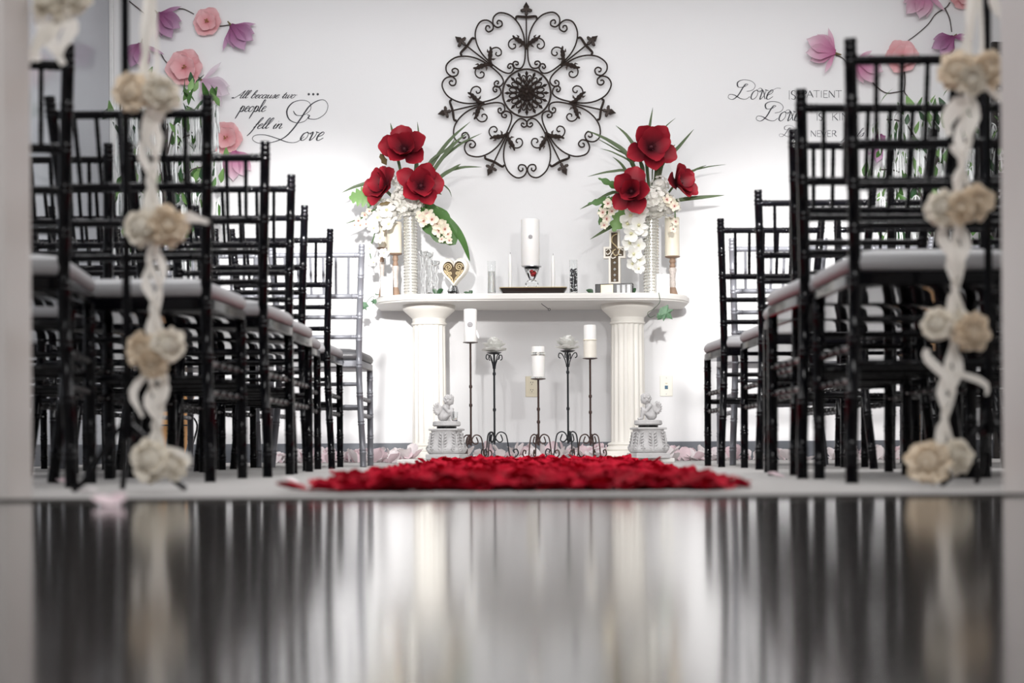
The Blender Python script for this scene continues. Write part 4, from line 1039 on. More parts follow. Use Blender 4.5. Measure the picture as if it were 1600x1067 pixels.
# arrangement on the cross side
rB, LB = arrangement((1017, 338), DA, 'tall arrangement of red magnolias and white orchids on the cross side',
    [(1016, 232, -.08, (.15, -1, .1), 35), (987, 301, -.12, (-.15, -1, .1), 32), (1057, 288, -.06, (.75, -.75, .25), 28)],
    [([(1012, 330), (985, 250), (955, 222), (918, 204)], 7, .03), ([(1012, 330), (990, 255), (960, 232), (930, 215)], 3, .05), ([(1014, 330), (992, 262), (962, 240), (938, 232)], 3, .02),
     ([(1014, 330), (1000, 250), (982, 215), (962, 196)], 6, .04), ([(1012, 330), (988, 285), (972, 258), (957, 245)], 5, -.01), ([(1010, 330), (985, 272), (955, 268), (918, 276)], 4.5, -.02),
     ([(1018, 330), (1010, 250), (1014, 205), (1020, 168)], 6, .05), ([(1020, 330), (1032, 262), (1060, 230), (1084, 202)], 6, .03), ([(1020, 330), (1036, 250), (1046, 235), (1055, 226)], 6, .0), ([(1018, 330), (1022, 225), (1038, 200), (1056, 184)], 2.5, .06),
     ([(1024, 330), (1060, 282), (1085, 266), (1104, 258)], 4, .05), ([(1024, 330), (1066, 276), (1100, 262), (1135, 257)], 2.5, .08), ([(1030, 320), (1065, 312), (1100, 308), (1132, 305)], 6.5, .0),
     ([(1008, 322), (965, 300), (930, 315), (906, 327)], 5, -.03), ([(1000, 330), (965, 348), (945, 360), (922, 374)], 6, -.05), ([(1016, 330), (1024, 285), (1026, 262), (1024, 250)], 7, -.01), ([(1012, 330), (1004, 280), (1004, 262), (1000, 248)], 7, -.01)], 2)
hydrangea(rB, LB(1022, 316, -.02), PXM(24, DA), 110, 13, (1, .9, .9)); hydrangea(rB, LB(1030, 290, .0), PXM(14, DA), 40, 14); hydrangea(rB, LB(1046, 322, .0), PXM(16, DA), 45, 15)
lobed_leaf(rB, LB(972, 296, -.05), LB(934, 278, -.08), PXM(13, DA), 'leaf_green', 3); lobed_leaf(rB, LB(975, 312, -.05), LB(918, 318, -.08), PXM(16, DA), 'leaf_green', 4, deep=.5)
lobed_leaf(rB, LB(952, 306, -.05), LB(936, 352, -.06), PXM(18, DA), 'leaf_green', 2); lobed_leaf(rB, LB(975, 325, -.05), LB(958, 362, -.07), PXM(26, DA), 'leaf_light', 3)
lobed_leaf(rB, LB(996, 250, -.06), LB(982, 246, -.1), PXM(14, DA), 'bud_brown', 1); lobed_leaf(rB, LB(1010, 350, -.03), LB(985, 372, -.06), PXM(18, DA), 'leaf_dark', 2)
for i, (a, b, s) in enumerate([(950, 318, 9), (942, 332, 9), (948, 342, 8), (944, 352, 7), (956, 330, 8), (1048, 315, 10), (1054, 322, 9), (1042, 312, 9), (1056, 346, 7), (1052, 358, 6)]):
    orchid(rB, LB(a, b, -.09-rn.random()*.03), (rn.uniform(-.5, .4), -1, rn.uniform(-.4, .2)), PXM(s, DA), 'orchid_cream', 150+i)
for i, (a, b, s) in enumerate([(985, 336, 15), (1002, 332, 14), (980, 350, 16), (998, 352, 15), (986, 365, 15), (1002, 360, 12), (984, 380, 14), (998, 384, 13), (990, 397, 13), (1000, 406, 11), (988, 412, 11), (998, 420, 10)]):
    orchid(rB, LB(a, b, -.10-rn.random()*.03), (rn.uniform(-.4, .4), -1, rn.uniform(-.2, .3)), PXM(s, DA), 'orchid_white', 170+i)
MB().tube(crom([LB(1014, 330, -.02), LB(992, 345, -.08), LB(990, 380, -.09), LB(996, 425, -.08)], 5), .003, 6).build('orchid_stem', 'leaf_green', rB)
MB().tube(crom([LB(1010, 320, -.02), LB(960, 312, -.05), LB(946, 330, -.07), LB(944, 354, -.07)], 5), .003, 6).build('orchid_stem', 'leaf_green', rB)
MB().tube(crom([LB(1024, 318, -.02), LB(1048, 314, -.05), LB(1055, 335, -.07), LB(1053, 360, -.07)], 5), .003, 6).build('orchid_stem', 'leaf_green', rB)
MB().tube([LB(1017, 345, .04), LB(1017, 420, .04)], .012, 8).build('stem_bundle', 'leaf_dark', rB)

# ------------------------------------------------------------------ floor candle stands
LEG = [(.032, .1225), (.042, .092), (.0245, .0817), (.006, .102), (.017, .1277), (.037, .135), (.060, .120), (.070, .074), (.078, .018), (.092, .003), (.112, .006), (.124, .024), (.116, .044), (.101, .040), (.104, .024)]
def stand(px, pyt, D, label, m, flower, rot, sc=1.0):
    p = W(px, pyt, D); h = p.z-ZB
    r = thing('iron_candle_stand' if not flower else 'iron_flower_stand', label, 'candle stand' if not flower else 'flower stand', (p.x, D, ZB), 0, 'wrought iron stands before the altar')
    MB().tube([(0, 0, .075*sc), (0, 0, h-.004)], .0052, 8).build('pole', m, r)
    for z in (.10*sc, h*.46, h*.62 if not flower else h*.80):
        MB().lathe([(.0, -.010), (.007, -.008), (.009, 0), (.007, .008), (0, .010)], 10, (0, 0, z)).build('knot', m, r)
    for k in range(3):
        a = rot+2*PI*k/3
        path = crom([(x*sc*math.cos(a), x*sc*math.sin(a), z*sc+.003) for x, z in LEG], 5)
        MB().tube(path, .0036, 6).build('scroll_leg', m, r)
    R = PXM(11.5, D)
    if flower:
        MB().lathe([(0, h-.010), (R*.6, h-.008), (R*1.05, h), (R*1.0, h+.001), (0, h-.004)], 24).build('dish', m, r)
        for k in range(4):
            a = rot+.5+k*PI/2
            c = [(.006, h-.085), (.012, h-.055), (.030, h-.018), (.046, h-.012), (.050, h-.030), (.040, h-.038)]
            MB().tube(crom([(x*math.cos(a), x*math.sin(a), z) for x, z in c], 5), .0028, 6).build('dish_scroll', m, r)
    else:
        MB().lathe([(0, h-.006), (R*.5, h-.005), (R*1.02, h-.001), (R*1.02, h+.001), (0, h)], 28).build('dish', m, r)
    return p.x, D, ZB+h
DS = 7.27
def top_candle(pos, pytop, wpx, label, deco):
    x, D, z = pos; rr = px_r(wpx, D); h = W(CX, pytop, D).z-z
    r = thing('pillar_candle', label, 'candle', (x, D, z+.001), 0, 'white candles on the iron stands')
    MB().lathe([(0, 0), (rr*.98, 0), (rr, .003), (rr, h-.005), (rr*.94, h), (rr*.7, h-.003), (0, h-.008)], 32).build('wax', 'wax_white', r)
    MB().tube([(0, 0, h-.009), (.001, 0, h+.004)], .0011, 5).build('wick', 'iron_black', r)
    if deco == 'seal':
        o = MB().lathe([(0, 0), (.014, 0), (.014, .0015), (.011, .0025), (0, .0018)], 20).build('seal', 'seal_grey', r); o.rotation_euler = (PI/2, 0, 0); o.location = (0, -rr, h*.52)
        MB().blade([(rr*.9, -.012, h*.36), (rr*1.15, -.014, h*.2), (rr*1.3, -.014, h*.1)], .012, Vector((0, -1, 0))).build('ribbon_tail', 'wax_white', r)
    if deco == 'rings':
        for z0, z1 in ((.0, .009), (h*.72, h*.82)):
            MB().lathe([(rr*1.0, z0), (rr*1.06, z0), (rr*1.06, z1), (rr*1.0, z1)], 32, caps=False).build('rhinestone_band', 'rhinestone', r)
            m = MB()
            for k in range(24):
                a = k*PI/12; m.ell((rr*1.06*math.cos(a), rr*1.06*math.sin(a), (z0+z1)/2), .0035, 5, 4)
            m.build('stones', 'crystal', r)
    if deco == 'two':
        MB().lathe([(rr*1.0, h*.02), (rr*1.04, h*.02), (rr*1.04, h*.52), (rr*1.0, h*.52)], 32, caps=False).build('wrap', 'cream_resin', r)
        MB().tube([(rr*1.02*math.cos(t*PI/12), rr*1.02*math.sin(t*PI/12), h*.55) for t in range(24)], .004, 6, closed=True).build('ribbon', 'wax_cream', r)
top_candle(stand(735, 535, DS, 'tallest brown iron stand with a white pillar candle', 'iron_brown', False, .25, .88), 483, 20.5, 'white pillar candle with a round seal on tallest stand', 'seal')
top_candle(stand(841, 592, DS-.08, 'lowest brown iron candle stand in front of the outlet', 'iron_brown', False, -.3, .88), 542, 20.5, 'white candle with rhinestone bands on lowest stand', 'rings')
top_candle(stand(922, 560, DS, 'brown iron candle stand beside the cross-end column', 'iron_brown', False, 1.3, .88), 509, 19.5, 'white candle with a cream wrap on the stand by column', 'two')
def rose_head(pos, label, seed):
    x, D, z = pos; rn = random.Random(seed)
    r = thing('white_rose', label, 'flower', (x, D, z), 0, 'white fabric roses on the iron stands')
    MB().ell((0, 0, .02), (.022, .022, .022), 10, 8).build('bud', 'hydrangea', r)
    for lay, (n, l, el) in enumerate([(10, .070, 8), (9, .068, 26), (7, .064, 46), (5, .058, 64), (4, .052, 80)]):
        for k in range(n):
            me = pm('petal', 'rose_white', L=l*rn.uniform(.9, 1.1), wd=l*.95, cup=.2, curl=.12, tip=.4, waist=.35, ruf=.05)
            p = link('petal', me, r); p.location = (0, 0, .004+.006*lay)
            p.rotation_euler = (Matrix.Rotation(2*PI*(k+.5*lay)/n+rn.uniform(-.1, .1), 3, 'Z') @ Matrix.Rotation(math.radians(el+rn.uniform(-5, 5)), 3, 'X')).to_euler()
rose_head(stand(772, 551, DS+.17, 'black iron stand with a rose, near the tallest candle', 'iron_black', True, .1), 'white fabric rose on the stand near the tallest candle', 1)
rose_head(stand(887, 548, DS+.17, 'black iron stand with a rose, between the two lower candles', 'iron_black', True, .75), 'white fabric rose on the stand between the lower candles', 2)

# ------------------------------------------------------------------ cherub statues on carved pedestals
def cap_tube(m, a, b, ra, rb, n=10):
    a, b = Vector(a), Vector(b); m.ell(a, ra, n, 6); m.ell(b, rb, n, 6); m.tube([a, b], [ra, rb], n)
def pedestal(px, label, flip):
    D = 7.04; x = W(px, 700, D).x
    r = thing('carved_pedestal', label, 'pedestal', (x, D, ZB), math.radians(-12*flip), 'carved stone pedestals in front of the columns')
    MB().box((-.086, -.086, 0), (.086, .086, .026), .004).build('plinth', 'statue_grey', r, False)
    # bell: square section, bulging towards the bottom
    prof = [(.080, .026), (.088, .034), (.090, .048), (.083, .064), (.074, .085), (.069, .11), (.070, .135), (.072, .142)]
    vs = []; n = 24
    for R, z in prof:
        for k in range(n):
            a = 2*PI*k/n; q = R/(abs(math.cos(a))**6+abs(math.sin(a))**6)**(1/6)*.97
            vs.append((q*math.cos(a), q*math.sin(a), z))
    fs = [(i*n+k, i*n+(k+1) % n, (i+1)*n+(k+1) % n, (i+1)*n+k) for i in range(len(prof)-1) for k in range(n)]+[tuple(range(n-1, -1, -1)), tuple((len(prof)-1)*n+k for k in range(n))]
    MB().add(vs, fs).build('bell', 'statue_grey', r)
    MB().box((-.074, -.074, .142), (.074, .074, .152), .003).build('abacus', 'statue_grey', r, False)
    MB().lathe([(0, .152), (.048, .152), (.050, .158), (.048, .163), (0, .163)], 24).build('neck', 'black_gloss', r)
    # acanthus leaves and volutes on each face and corner
    for k in range(8):
        a = k*PI/4; R = (.088 if k % 2 == 0 else .105); L = .10 if k % 2 == 0 else .108
        d = Vector((math.cos(a), math.sin(a), 0)); t = Vector((-math.sin(a), math.cos(a), 0))
        bl = MB()
        for j in range(6):
            z = .046+j*.015; q = R*.93-.0022*j*(1.3 if k % 2 else 1)
            for sg in (-1, 1):
                c = d*(q+.002)+t*sg*.008+Vector((0, 0, z)); e = d*(q-.003)+t*sg*(.026-.0018*j)+Vector((0, 0, z+.010))
                bl.tube([c, c.lerp(e, .5)+d*.004, e], [.003, .0042, .0018], 6)
        bl.tube([d*(R*.95-.0003*j*j)+Vector((0, 0, .034+.018*j)) for j in range(6)], [.004, .006, .006, .005, .0045, .003], 6)
        bl.build('acanthus_leaf', 'statue_grey', r)
        if k % 2:
            for sg in (-1, 1):
                c0 = d*(R*.93)+t*sg*.018+Vector((0, 0, .050))
                MB().tube([c0+(t*sg*.015*(1-j/22)*math.cos(j*.62))+Vector((0, 0, .015*(1-j/22)*math.sin(j*.62))) for j in range(20)], .0032, 6).build('volute', 'statue_grey', r)
    return x, D, ZB+.163
def cherub(pos, flip, label):
    x, D, z = pos
    r = thing('cherub_statue', label, 'statue', (x, D, z), 0, 'seated cherub statues on the carved pedestals')
    f = flip
    MB().lathe([(0, 0), (.062, 0), (.070, .006), (.068, .022), (.060, .026), (0, .026)], 32).build('seat_disc', 'statue_grey', r)
    m = MB(); B = .026
    P = lambda a, y, zz: Vector((f*a, y, zz+B))
    m.ell(P(-.016, 0, .022), (.028, .026, .024))                      # hips
    cap_tube(m, P(-.018, 0, .03), P(-.004, -.002, .066), .024, .020)    # bent torso
    cap_tube(m, P(-.006, .016, .068), P(-.006, -.018, .066), .012, .012)  # shoulders
    for sy in (-1, 1):
        cap_tube(m, P(-.012, sy*.014, .020), P(.026, sy*.014, .046), .015, .012)   # thigh up to knee
        cap_tube(m, P(.026, sy*.014, .046), P(.032, sy*.013, .010), .011, .008)    # shin
        cap_tube(m, P(.032, sy*.013, .008), P(.047, sy*.013, .006), .008, .006)    # foot
        cap_tube(m, P(-.006, sy*.022, .066), P(.012, sy*.024, .044), .010, .008)   # upper arm
        cap_tube(m, P(.012, sy*.024, .044), P(.028, sy*.008, .060), .008, .0065)   # forearm to knees
        for q in range(4): cap_tube(m, P(.029, sy*(.004+.003*q), .063), P(.036, sy*(.003+.003*q), .060), .0026, .0022)
    cap_tube(m, P(-.002, 0, .076), P(.006, -.002, .088), .011, .011)    # neck
    hc = P(.013, -.003, .103); m.ell(hc, (.025, .024, .026))
    m.ell(P(.026, -.010, .096), (.009, .008, .009)); m.ell(P(.026, .004, .096), (.009, .008, .009))  # cheeks
    m.ell(P(.034, -.004, .100), (.004, .003, .004))   # nose
    m.ell(P(.030, -.004, .087), (.006, .006, .005))   # chin
    m.ell(P(.031, -.004, .092), (.003, .005, .002))   # lips
    m.ell(P(.030, -.004, .109), (.006, .012, .004))   # brow
    o = m.build('body', 'statue_grey', r)
    md = o.modifiers.new('remesh', 'REMESH'); md.mode = 'VOXEL'; md.voxel_size = .0022; md.use_smooth_shade = True
    sm = o.modifiers.new('smooth', 'SMOOTH'); sm.factor = .5; sm.iterations = 3
    h = MB(); rn = random.Random(3)
    for k in range(70):
        v = Vector((rn.gauss(-.3, .8), rn.gauss(0, .9), rn.gauss(.55, .7))).normalized()
        if v.x > .55 and v.z < .55: continue
        if v.z < -.5: continue
        h.ell(hc+Vector((f*v.x*.023, v.y*.022, v.z*.024)), rn.uniform(.0055, .0085), 7, 5)
    h.build('hair', 'statue_grey', r)
    for sy in (-1, 1):   # wings
        wg = MB().ell(P(-.043, sy*.020, .060), (.021, .005, .027), 14, 10).build('wing', 'statue_grey', r)
        for j in range(8):
            a = math.radians(95+j*24); base = P(-.040, sy*.023, .060); tip = base+Vector((f*math.cos(a)*.025, sy*.002, math.sin(a)*.031))
            mm = MB().tube([base.lerp(tip, .25), base.lerp(tip, .7)+Vector((0, sy*.002, 0)), tip], [.003, .0062, .0035], 7)
            mm.ell(tip, .0035, 7, 5); mm.build('feather', 'statue_grey', wg)
    return r
pos = pedestal(698, 'carved grey pedestal before the heart-end column', 1); cherub(pos, 1, 'grey cherub seated on pedestal before the heart-end column')
pL = pos
pos = pedestal(1013, 'carved grey pedestal before the cross-end column', -1); cherub(pos, -1, 'grey cherub seated on pedestal before the cross-end column')
def votive(px, pos, label):
    x = W(px, 650, 7.01).x
    r = thing('votive_glass', label, 'candle', (x, 7.01, pos[2]+.026), 0)
    R = .014; MB().lathe([(0, 0), (R*.85, 0), (R, .045), (R*.93, .045), (R*.80, .003), (0, .003)], 20).build('glass_body', 'glass', r)
    MB().lathe([(0, .0032), (R*.78, .0032), (R*.80, .016), (0, .015)], 20).build('wax', 'wax_white', r)
votive(711, pL, 'small glass votive candle beside the cherub at heart end')

# ------------------------------------------------------------------ petals: red aisle, pale row along the wall
def petal_variants(mn, n, base, seed, up=0):
    out = []; random.seed(seed)
    for i in range(n):
        mb = MB(); mb.petal(base*random.uniform(.85, 1.15), base*random.uniform(.85, 1.1), random.uniform(.1, .35), random.uniform(-.1, .35), .4, 4, 4, None, .06, .4)
        out.append(mb.mesh('petal', mn))
    return out
redv = petal_variants('red_petal', 5, .055, 21)+petal_variants('red_petal_deep', 3, .055, 22)
rn = random.Random(31)
def red_edge(D):
    t = (D-2.5)/3.8
    l, rgt = -.385+.05*t, .385+.10*t
    return l, rgt
spots = []
D = 2.55
while D < 6.1:
    l, rgt = red_edge(D); n = int((rgt-l)/.034)
    for i in range(n):
        for lay in range(2):
            x = l+(rgt-l)*(i+rn.random())/n+rn.uniform(-.02, .02); edge = min(x-l, rgt-x)
            if edge < .03 and rn.random() < .35: continue
            mound = min(1, max(0.15, edge/.12))*min(1, .12+(D-2.5)*.55)
            z = .004+rn.random()*.014*mound+lay*.006*mound
            spots.append((x, D+rn.uniform(-.02, .02), z))
    D += .034*(1+.25*(D-2.5))
spots.sort(key=lambda s_: s_[1])
stuff = MB()
def petal_rot(k): return (Matrix.Rotation(rn.random()*6.28, 3, 'Z') @ Matrix.Rotation(rn.uniform(-.35, .75)*k, 3, 'X') @ Matrix.Rotation(rn.uniform(-.5, .5)*k, 3, 'Y'))
RED_L = ('bright red fabric petal strewn in the aisle before the altar', 'deep crimson fabric petal strewn in the aisle before the altar')
def lowest(me, R): return min((R @ v.co).z for v in me.vertices)
for i, (x, y, z) in enumerate(spots):
    sc = rn.uniform(.8, 1.2); k = 1.0; cap = .024+.0052*(y-2.5)
    while True:
        R = petal_rot(k); me = redv[i % len(redv)]; hs = [(R @ v.co).z*sc for v in me.vertices]
        if max(z, .002-min(hs))+max(hs) < cap or k < .12: break
        k *= .75
    if i < 290:
        me = redv[i % len(redv)]; lo = lowest(me, R)*sc
        o = link('red_petal', me); o.location = (x, y, max(z, .002-lo)); o.rotation_euler = R.to_euler(); o.scale = (sc,)*3
        tag(o, RED_L[int(i % len(redv) > 4)], 'petal', 'red petals strewn along the aisle')
    else:
        me = redv[rn.randrange(5)]; lo = lowest(me, R)*sc
        M = Matrix.Translation((x, y, max(z, .002-lo))) @ R.to_4x4() @ Matrix.Scale(sc, 4)
        stuff.add([M @ v.co for v in me.vertices], [list(p_.vertices) for p_ in me.polygons])
o = stuff.build('red_petals', 'red_petal'); tag(o, 'carpet of red rose petals running up the aisle to the altar', 'petals', None, 'stuff')
pkv = petal_variants('paper_pink_pale', 3, .075, 41)+petal_variants('paper_white_pink', 4, .075, 42)
def pale(x, y, z, s, R, label, grp):
    q_ = rn.randrange(len(pkv)); me = pkv[q_]; lo = lowest(me, R)*s
    if grp: label = ('pale pink' if q_ < 3 else 'pinkish white')+' fabric petal '+('on the white altar board by the wall' if z > 0 else 'on the carpet along the altar wall')
    o = link('pale_petal', me); o.location = (x, y, z-lo+.001); o.rotation_euler = R.to_euler(); o.scale = (s,)*3
    tag(o, label, 'petal', grp)
for i in range(285):
    q = rn.random(); px = rn.uniform(425, 650) if q < .36 else (rn.uniform(1025, 1415) if q < .8 else rn.uniform(715, 950)); Dp = rn.uniform(7.50, 7.90); x = W(px, 700, Dp).x
    if any(abs(x-W(c_, 600, 7.7).x) < .20 for c_ in (671, 981)): Dp = rn.uniform(7.30, 7.48); x = W(px, 700, Dp).x
    zb = ZB if BL < x < BR else 0
    R = Matrix.Rotation(rn.random()*6.28, 3, 'Z') @ Matrix.Rotation(rn.uniform(-.1, 1.25), 3, 'X') @ Matrix.Rotation(rn.uniform(-.5, .5), 3, 'Y')
    pale(x, Dp, zb, rn.uniform(.75, 1.15), R, 'pale pink fabric petal heaped along the altar wall baseboard', 'pale petals along the altar wall')
for px, py, nm in ((112, 752, 'by the legs of the set-back chair'), (465, 752, "beside the red petals on the 'fell in Love' side"), (1226, 748, "beside the chairs on the 'Love is patient' side"), (150, 765, 'near the doorway casing by the garland')):
    Dd = EYE*FPX/(py-CY); pale(W(px, py, Dd).x, Dd, 0, .55, Matrix.Rotation(1.1, 3, 'Z'), f'single pink petal on the carpet {nm}', None)
pale(W(175, 787, 2.02).x, 2.02, -.001, .7, Matrix.Rotation(.4, 3, 'Z'), 'single pink petal on the polished floor by the threshold', None)

# ------------------------------------------------------------------ greenery with crystals behind the chairs
def crystal_tree(px, D, top_py, label, seed, wpx, mir):
    rn = random.Random(seed); x = W(px, 600, D).x; ht = W(px, top_py, D).z
    r = thing('crystal_tree', label, 'potted tree', (x, D, 0), 0, 'potted trees hung with crystals')
    MB().lathe([(0, .05), (.085, .05), (.095, .09), (.125, .33), (.135, .345), (.130, .36), (.115, .355), (.105, .33), (0, .33)], 32).build('pot', 'pot_tan', r)
    MB().lathe([(0, .325), (.10, .325), (.06, .338), (0, .340)], 20).build('soil', 'wood_brown', r)
    for k in range(4):
        a = k*PI/2+.4
        MB().tube(crom([(.11*math.cos(a), .11*math.sin(a), .26), (.15*math.cos(a), .15*math.sin(a), .20), (.12*math.cos(a), .12*math.sin(a), .06), (.17*math.cos(a), .17*math.sin(a), .006), (.20*math.cos(a), .20*math.sin(a), .03), (.18*math.cos(a), .18*math.sin(a), .05)], 5), .005, 6).build('stand_scroll', 'iron_black', r)
    MB().tube([(.125*math.cos(t*PI/12), .125*math.sin(t*PI/12), .20) for t in range(24)], .004, 6, closed=True).build('stand_ring', 'iron_black', r)
    MB().tube(crom([(0, 0, .33), (.02, .01, .8), (-.01, 0, 1.2), (0, 0, ht-.25)], 5), [.02]*5+[.016]*5+[.012]*6, 8).build('trunk', 'branch_ink', r)
    lv = []
    for j, m in enumerate(('leaf_green', 'leaf_dark', 'leaf_green', 'leaf_light')):
        mb = MB(); mb.petal(.085, .038, .15, -.15, .85, 3, 5, None, 0, .15); lv.append(mb.mesh('leaf', m))
    st = []
    for j in range(4):
        mb = MB()
        for q in range(5):
            dx = rn.uniform(-.03, .03); dy = rn.uniform(-.02, .02); L = rn.uniform(.09, .17)
            pts = crom([(0, 0, 0), (dx*.6, dy, -.012), (dx, dy, -.05), (dx*1.1, dy*1.2, -L)], 3)
            mb.tube(pts, [.0035]*(len(pts)-2)+[.006, .002], 5)
        st.append(mb.mesh('crystal_strand', 'crystal'))
    Rw = PXM(wpx/2, D)
    for k in range(9):
        a = rn.random()*6.28; zz = rn.uniform(ht-.75, ht-.25); e = Vector((Rw*.8*math.cos(a), .16*math.sin(a), zz+.18))
        MB().tube(crom([(0, 0, zz-.1), e*.55+Vector((0, 0, zz*.45+.05)), e], 4), .004, 6).build('twig', 'branch_ink', r)
    for k in range(230):
        a = rn.random()*6.28; q = math.sqrt(rn.random()); z = ht-.9*rn.random()**1.1
        sh = .6+.4*math.sin(PI*min(1, (ht-z)/.9*.8+.2))
        o = link('leaf', lv[rn.randrange(4)], r); o.location = (Rw*q*sh*math.cos(a), .20*q*math.sin(a), z)
        o.rotation_euler = (rn.uniform(-1.9, -.6), rn.uniform(-.6, .6), rn.random()*6.28); s = rn.uniform(.7, 1.25); o.scale = (s, s, s)
    for k in range(120):
        a = rn.random()*6.28; q = math.sqrt(rn.random()); z = ht-.08-.85*rn.random()
        o = link('crystal_strand', st[rn.randrange(4)], r); o.location = (Rw*q*.9*math.cos(a), .22*q*math.sin(a), z); o.rotation_euler = (0, 0, rn.random()*6.28)
crystal_tree(262, 7.35, 118, "leafy potted tree with crystal strands on the 'fell in Love' side", 61, 190, 1)
crystal_tree(1462, 7.30, 145, "leafy potted tree with crystal strands on the 'Love is patient' side", 62, 220, -1)

# ------------------------------------------------------------------ dark louvred shutter at the far side
def shutter():
    D0 = 7.86; x = W(1549, 100, D0).x
    r = thing('louvred_shutter', 'dark louvred folding screen standing in the room corner', 'screen', (x, D0, 0))
    wd = .42
    for dx in (0, wd-.03): MB().box((dx, -.015, 0), (dx+.03, .015, 2.3), .003).build('stile', 'louvre_dark', r, False)
    for z in (.02, 1.1, 2.25): MB().box((.03, -.013, z), (wd-.03, .013, z+.05), .003).build('crossbar', 'louvre_dark', r, False)
    me = MB().box((.03, -.016, -.003), (wd-.03, .016, .003), .001).mesh('louvre', 'louvre_dark', False)
    for i in range(62):
        z = .09+i*.0352
        if 1.075 < z < 1.175: continue
        link('louvre', me, r, (0, 0, z), (math.radians(38), 0, 0))
shutter()

# ------------------------------------------------------------------ garlands of fabric roses on poles at the doorway
def rosette(parent, c, R, m, seed, d=(0, -1, .1), rolled=False):
    rn = random.Random(seed)
    mb = MB()
    if rolled:
        for lay in range(3):
            pts = []
            for j in range(40):
                a = j*.42+lay; q = R*(.08+.80*j/40)
                pts.append((q*math.cos(a), q*math.sin(a), R*(.55-.45*(j/40)**1.5)))
            vs = []; fs = []
            for j, p in enumerate(pts):
                vs += [p, (p[0]*1.18, p[1]*1.18, p[2]-R*.38)]
            fs = [(2*j, 2*j+1, 2*j+3, 2*j+2) for j in range(39)]; mb.add(vs, fs)
    mb.ell((0, 0, 0), (R*.62, R*.62, R*.5), 12, 8)
    for lay, (n, l, el) in enumerate([(9, .95, -12), (8, .95, 12), (7, .85, 38), (5, .7, 60), (3, .5, 78)]):
        if rolled and lay > 1: continue
        for k in range(n):
            M = Matrix.Rotation(2*PI*(k+.5*lay)/n+rn.uniform(-.2, .2), 4, 'Z') @ Matrix.Translation((0, R*.12, 0)) @ Matrix.Rotation(math.radians(el+rn.uniform(-10, 10)), 4, 'X')
            mb.petal(R*l*rn.uniform(.85, 1.1), R*.75, .3, .15, .35, 4, 4, M, .08, .45)
    o = mb.build('fabric_rose', m, parent); o.location = c; o.rotation_euler = face_dir(d, rn.random()*6); return o
def tulle(parent, a, b, wd, seed, m='tulle', sway=.01):
    rn = random.Random(seed); a, b = Vector(a), Vector(b); n = 12
    for q in range(3):
        pts = [a.lerp(b, j/n)+Vector((sway*math.sin(j*.9+q*2)+.006*(q-1), .006*math.cos(j*.7+q), 0)) for j in range(n+1)]
        vs = []; fs = []
        for j, p in enumerate(pts):
            ww = wd*(.5+.25*math.sin(j*1.3+q*1.7))
            tw = .6*math.sin(j*.5+q*2)
            for u in (-1, -.33, .33, 1):
                vs.append(p+Vector((ww*u*math.cos(tw), ww*u*math.sin(tw)+.004*math.cos(u*5), 0)))
        fs = [(j*4+k, j*4+k+1, j*4+k+5, j*4+k+4) for j in range(n) for k in range(3)]
        MB().add(vs, fs).build('tulle_ribbon', m, parent)
def tail(parent, a, d, L, wd, seed, m='tulle'):
    a = Vector(a); d = Vector(d).normalized(); pts = [a+d*L*t+Vector((.012*math.sin(t*5+seed), .008*math.cos(t*4), -.02*t*t)) for t in [i/6 for i in range(7)]]
    MB().blade(pts, wd, Vector((0, -1, .2)), .3, .4, .6).build('tulle_tail', m, parent)
def pole_stand(px, D, label, lean):
    x = W(px, 700, D).x
    r = thing('garland_pole', label, 'pole stand', (x, D, 0), 0, 'black poles flanking the doorway')
    MB().tube([(0, 0, .10), (0, 0, 1.35)], .008, 8).build('pole', 'chair_black', r)
    MB().tube(crom([(0, 0, 1.35), (.0, 0, 1.44), (lean*.03, -.01, 1.49), (lean*.06, -.02, 1.47), (lean*.07, -.02, 1.42)], 5), .005, 8).build('hook', 'chair_black', r)
    for k in range(3):
        a = PI/2+2*PI*k/3+.35*lean
        MB().tube(crom([(0, 0, .13), (.035*math.cos(a), .035*math.sin(a), .10), (.085*math.cos(a), .085*math.sin(a), .03), (.115*math.cos(a), .115*math.sin(a), .006)], 5), .006, 8).build('foot', 'chair_black', r)
    MB().lathe([(0, .095), (.012, .097), (.014, .12), (.010, .145), (0, .147)], 14).build('collar', 'chair_black', r)
DG = 2.62
def garland(label, balls, top, D, tails, seed):
    o = W(balls[-1][0][0], balls[-1][0][1], D); o.z = 0
    r = thing('rose_garland', label, 'garland', o, 0, 'fabric rose garlands at the doorway')
    Lc = lambda px, py, dD=0: W(px, py, D+dD)-o
    prev = Lc(*top)
    for i, (c, roses) in enumerate(balls):
        cc = Lc(*c); tulle(r, prev, cc, PXM(11, D), seed+i)
        for j, (px, py, R, dD, m, d) in enumerate(roses): rosette(r, Lc(px, py, dD), PXM(R, D), m, seed*7+i*5+j, d, rolled=(j == 0))
        prev = cc
    for (px, py, d, L, wd) in tails: tail(r, Lc(px, py, -.01), d, PXM(L, D), PXM(wd, D), px)
    return r
pole_stand(199, 2.66, "thin black pole stand beside the rose garland on the 'fell in Love' side", 1)
pole_stand(1546, 2.70, "thin black pole stand beside the rose garland near the dark shutter", -.3)
c1, c2 = 'rosette_cream', 'rosette_pale'
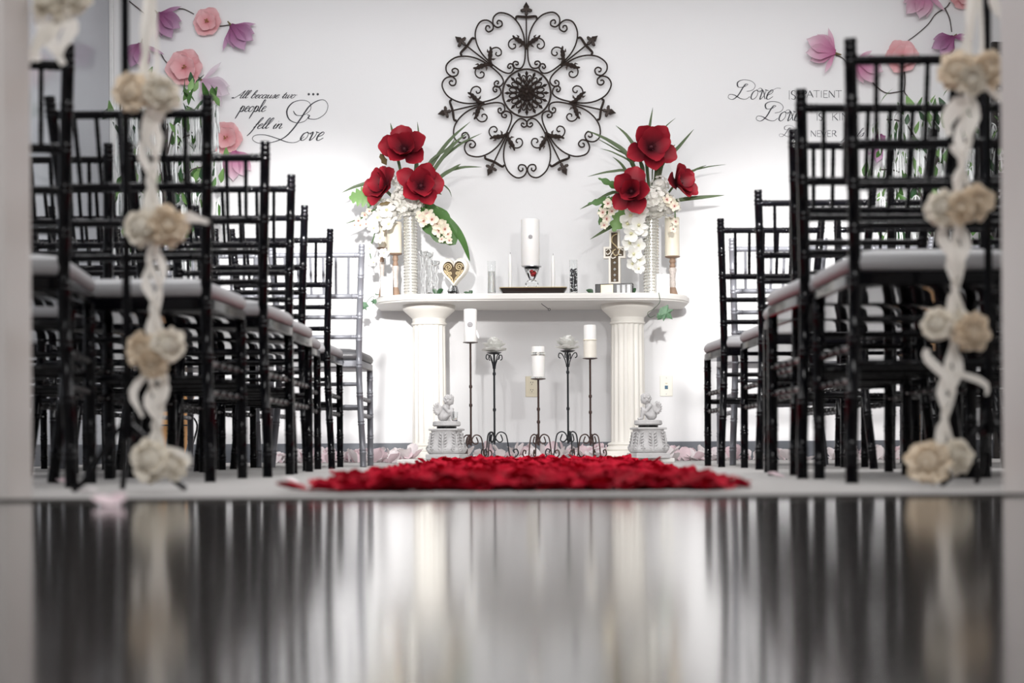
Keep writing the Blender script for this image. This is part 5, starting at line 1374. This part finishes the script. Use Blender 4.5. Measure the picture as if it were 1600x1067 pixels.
garland("cream fabric rose garland with tulle hanging on the 'fell in Love' side",
    [((232, 145), [(206, 145, 30, -.02, c1, (-.4, -1, .1)), (252, 148, 29, -.02, c2, (.5, -1, .1)), (230, 132, 26, .02, c2, (0, -.6, .8))]),
     ((240, 352), [(220, 356, 29, -.02, c2, (-.4, -1, .2)), (262, 354, 31, -.02, c1, (.4, -1, .1)), (240, 338, 26, .02, c2, (0, -.6, .8))]),
     ((244, 548), [(262, 540, 28, -.02, c2, (.8, -.8, .1)), (224, 548, 28, -.02, c1, (-.4, -1, 0)), (238, 568, 23, -.03, c1, (0, -1, -.4))]),
     ((247, 722), [(236, 720, 33, -.02, c2, (-.3, -1, .15)), (266, 726, 26, .0, c2, (.6, -.8, .2))])],
    (249, -438), DG, [(285, 340, (1, 0, .25), 34, 20), (222, 580, (-.1, 0, -1), 55, 14), (246, 580, (.15, 0, -1), 70, 14), (262, 700, (1, 0, -.3), 36, 12), (240, 170, (0, 0, -1), 50, 22)], 3)
garland("cream fabric rose garland with tulle hanging near the dark shutter",
    [((1517, 115), [(1494, 112, 30, -.02, c1, (-.3, -1, .2)), (1542, 110, 29, -.02, c1, (.3, -1, .1)), (1516, 124, 25, -.03, c2, (0, -1, -.2))]),
     ((1500, 322), [(1474, 326, 28, -.02, c2, (-.4, -1, .1)), (1524, 316, 29, -.02, c1, (.3, -1, .1)), (1500, 326, 26, -.03, c1, (0, -1, 0))]),
     ((1492, 512), [(1464, 508, 26, -.02, c2, (-.6, -1, .1)), (1516, 518, 31, -.02, c1, (.3, -1, .0)), (1490, 504, 24, .01, c2, (0, -.7, .6))]),
     ((1472, 718), [(1450, 722, 33, -.02, c1, (-.3, -1, .1)), (1494, 712, 28, .0, c2, (.5, -.9, .2))])],
    (1550, -438), DG, [(1490, 150, (-.1, 0, -1), 46, 26), (1500, 225, (-.3, 0, -1), 40, 12), (1480, 355, (.1, 0, -1), 60, 20), (1455, 545, (.3, 0, -1), 50, 16), (1500, 580, (1, 0, -.5), 46, 12), (1556, 130, (.2, 0, -1), 40, 16), (1562, -10, (.1, 0, -1), 60, 20)], 5)
def drape():
    D = 2.385; o = W(88, 12, D)
    r = thing('tulle_swag', 'pale tulle swag with a fabric rose by the door casing', 'swag', o, 0)
    Lc = lambda px, py, dD=0: W(px, py, D+dD)-o
    rosette(r, Lc(78, 4), PXM(28, D), c2, 77); rosette(r, Lc(116, -4), PXM(26, D), c2, 78, (.5, -1, 0))
    for px, py, d, L in ((90, 22, (.05, 0, -1), 62), (100, 20, (.1, 0, -1), 52), (76, 24, (-.15, 0, -1), 55), (62, 20, (-.1, 0, -1), 60)): tail(r, Lc(px, py), d, PXM(L, D), PXM(24, D), px)
    tulle(r, Lc(86, -120), Lc(86, 0), PXM(12, D), 4)
drape()
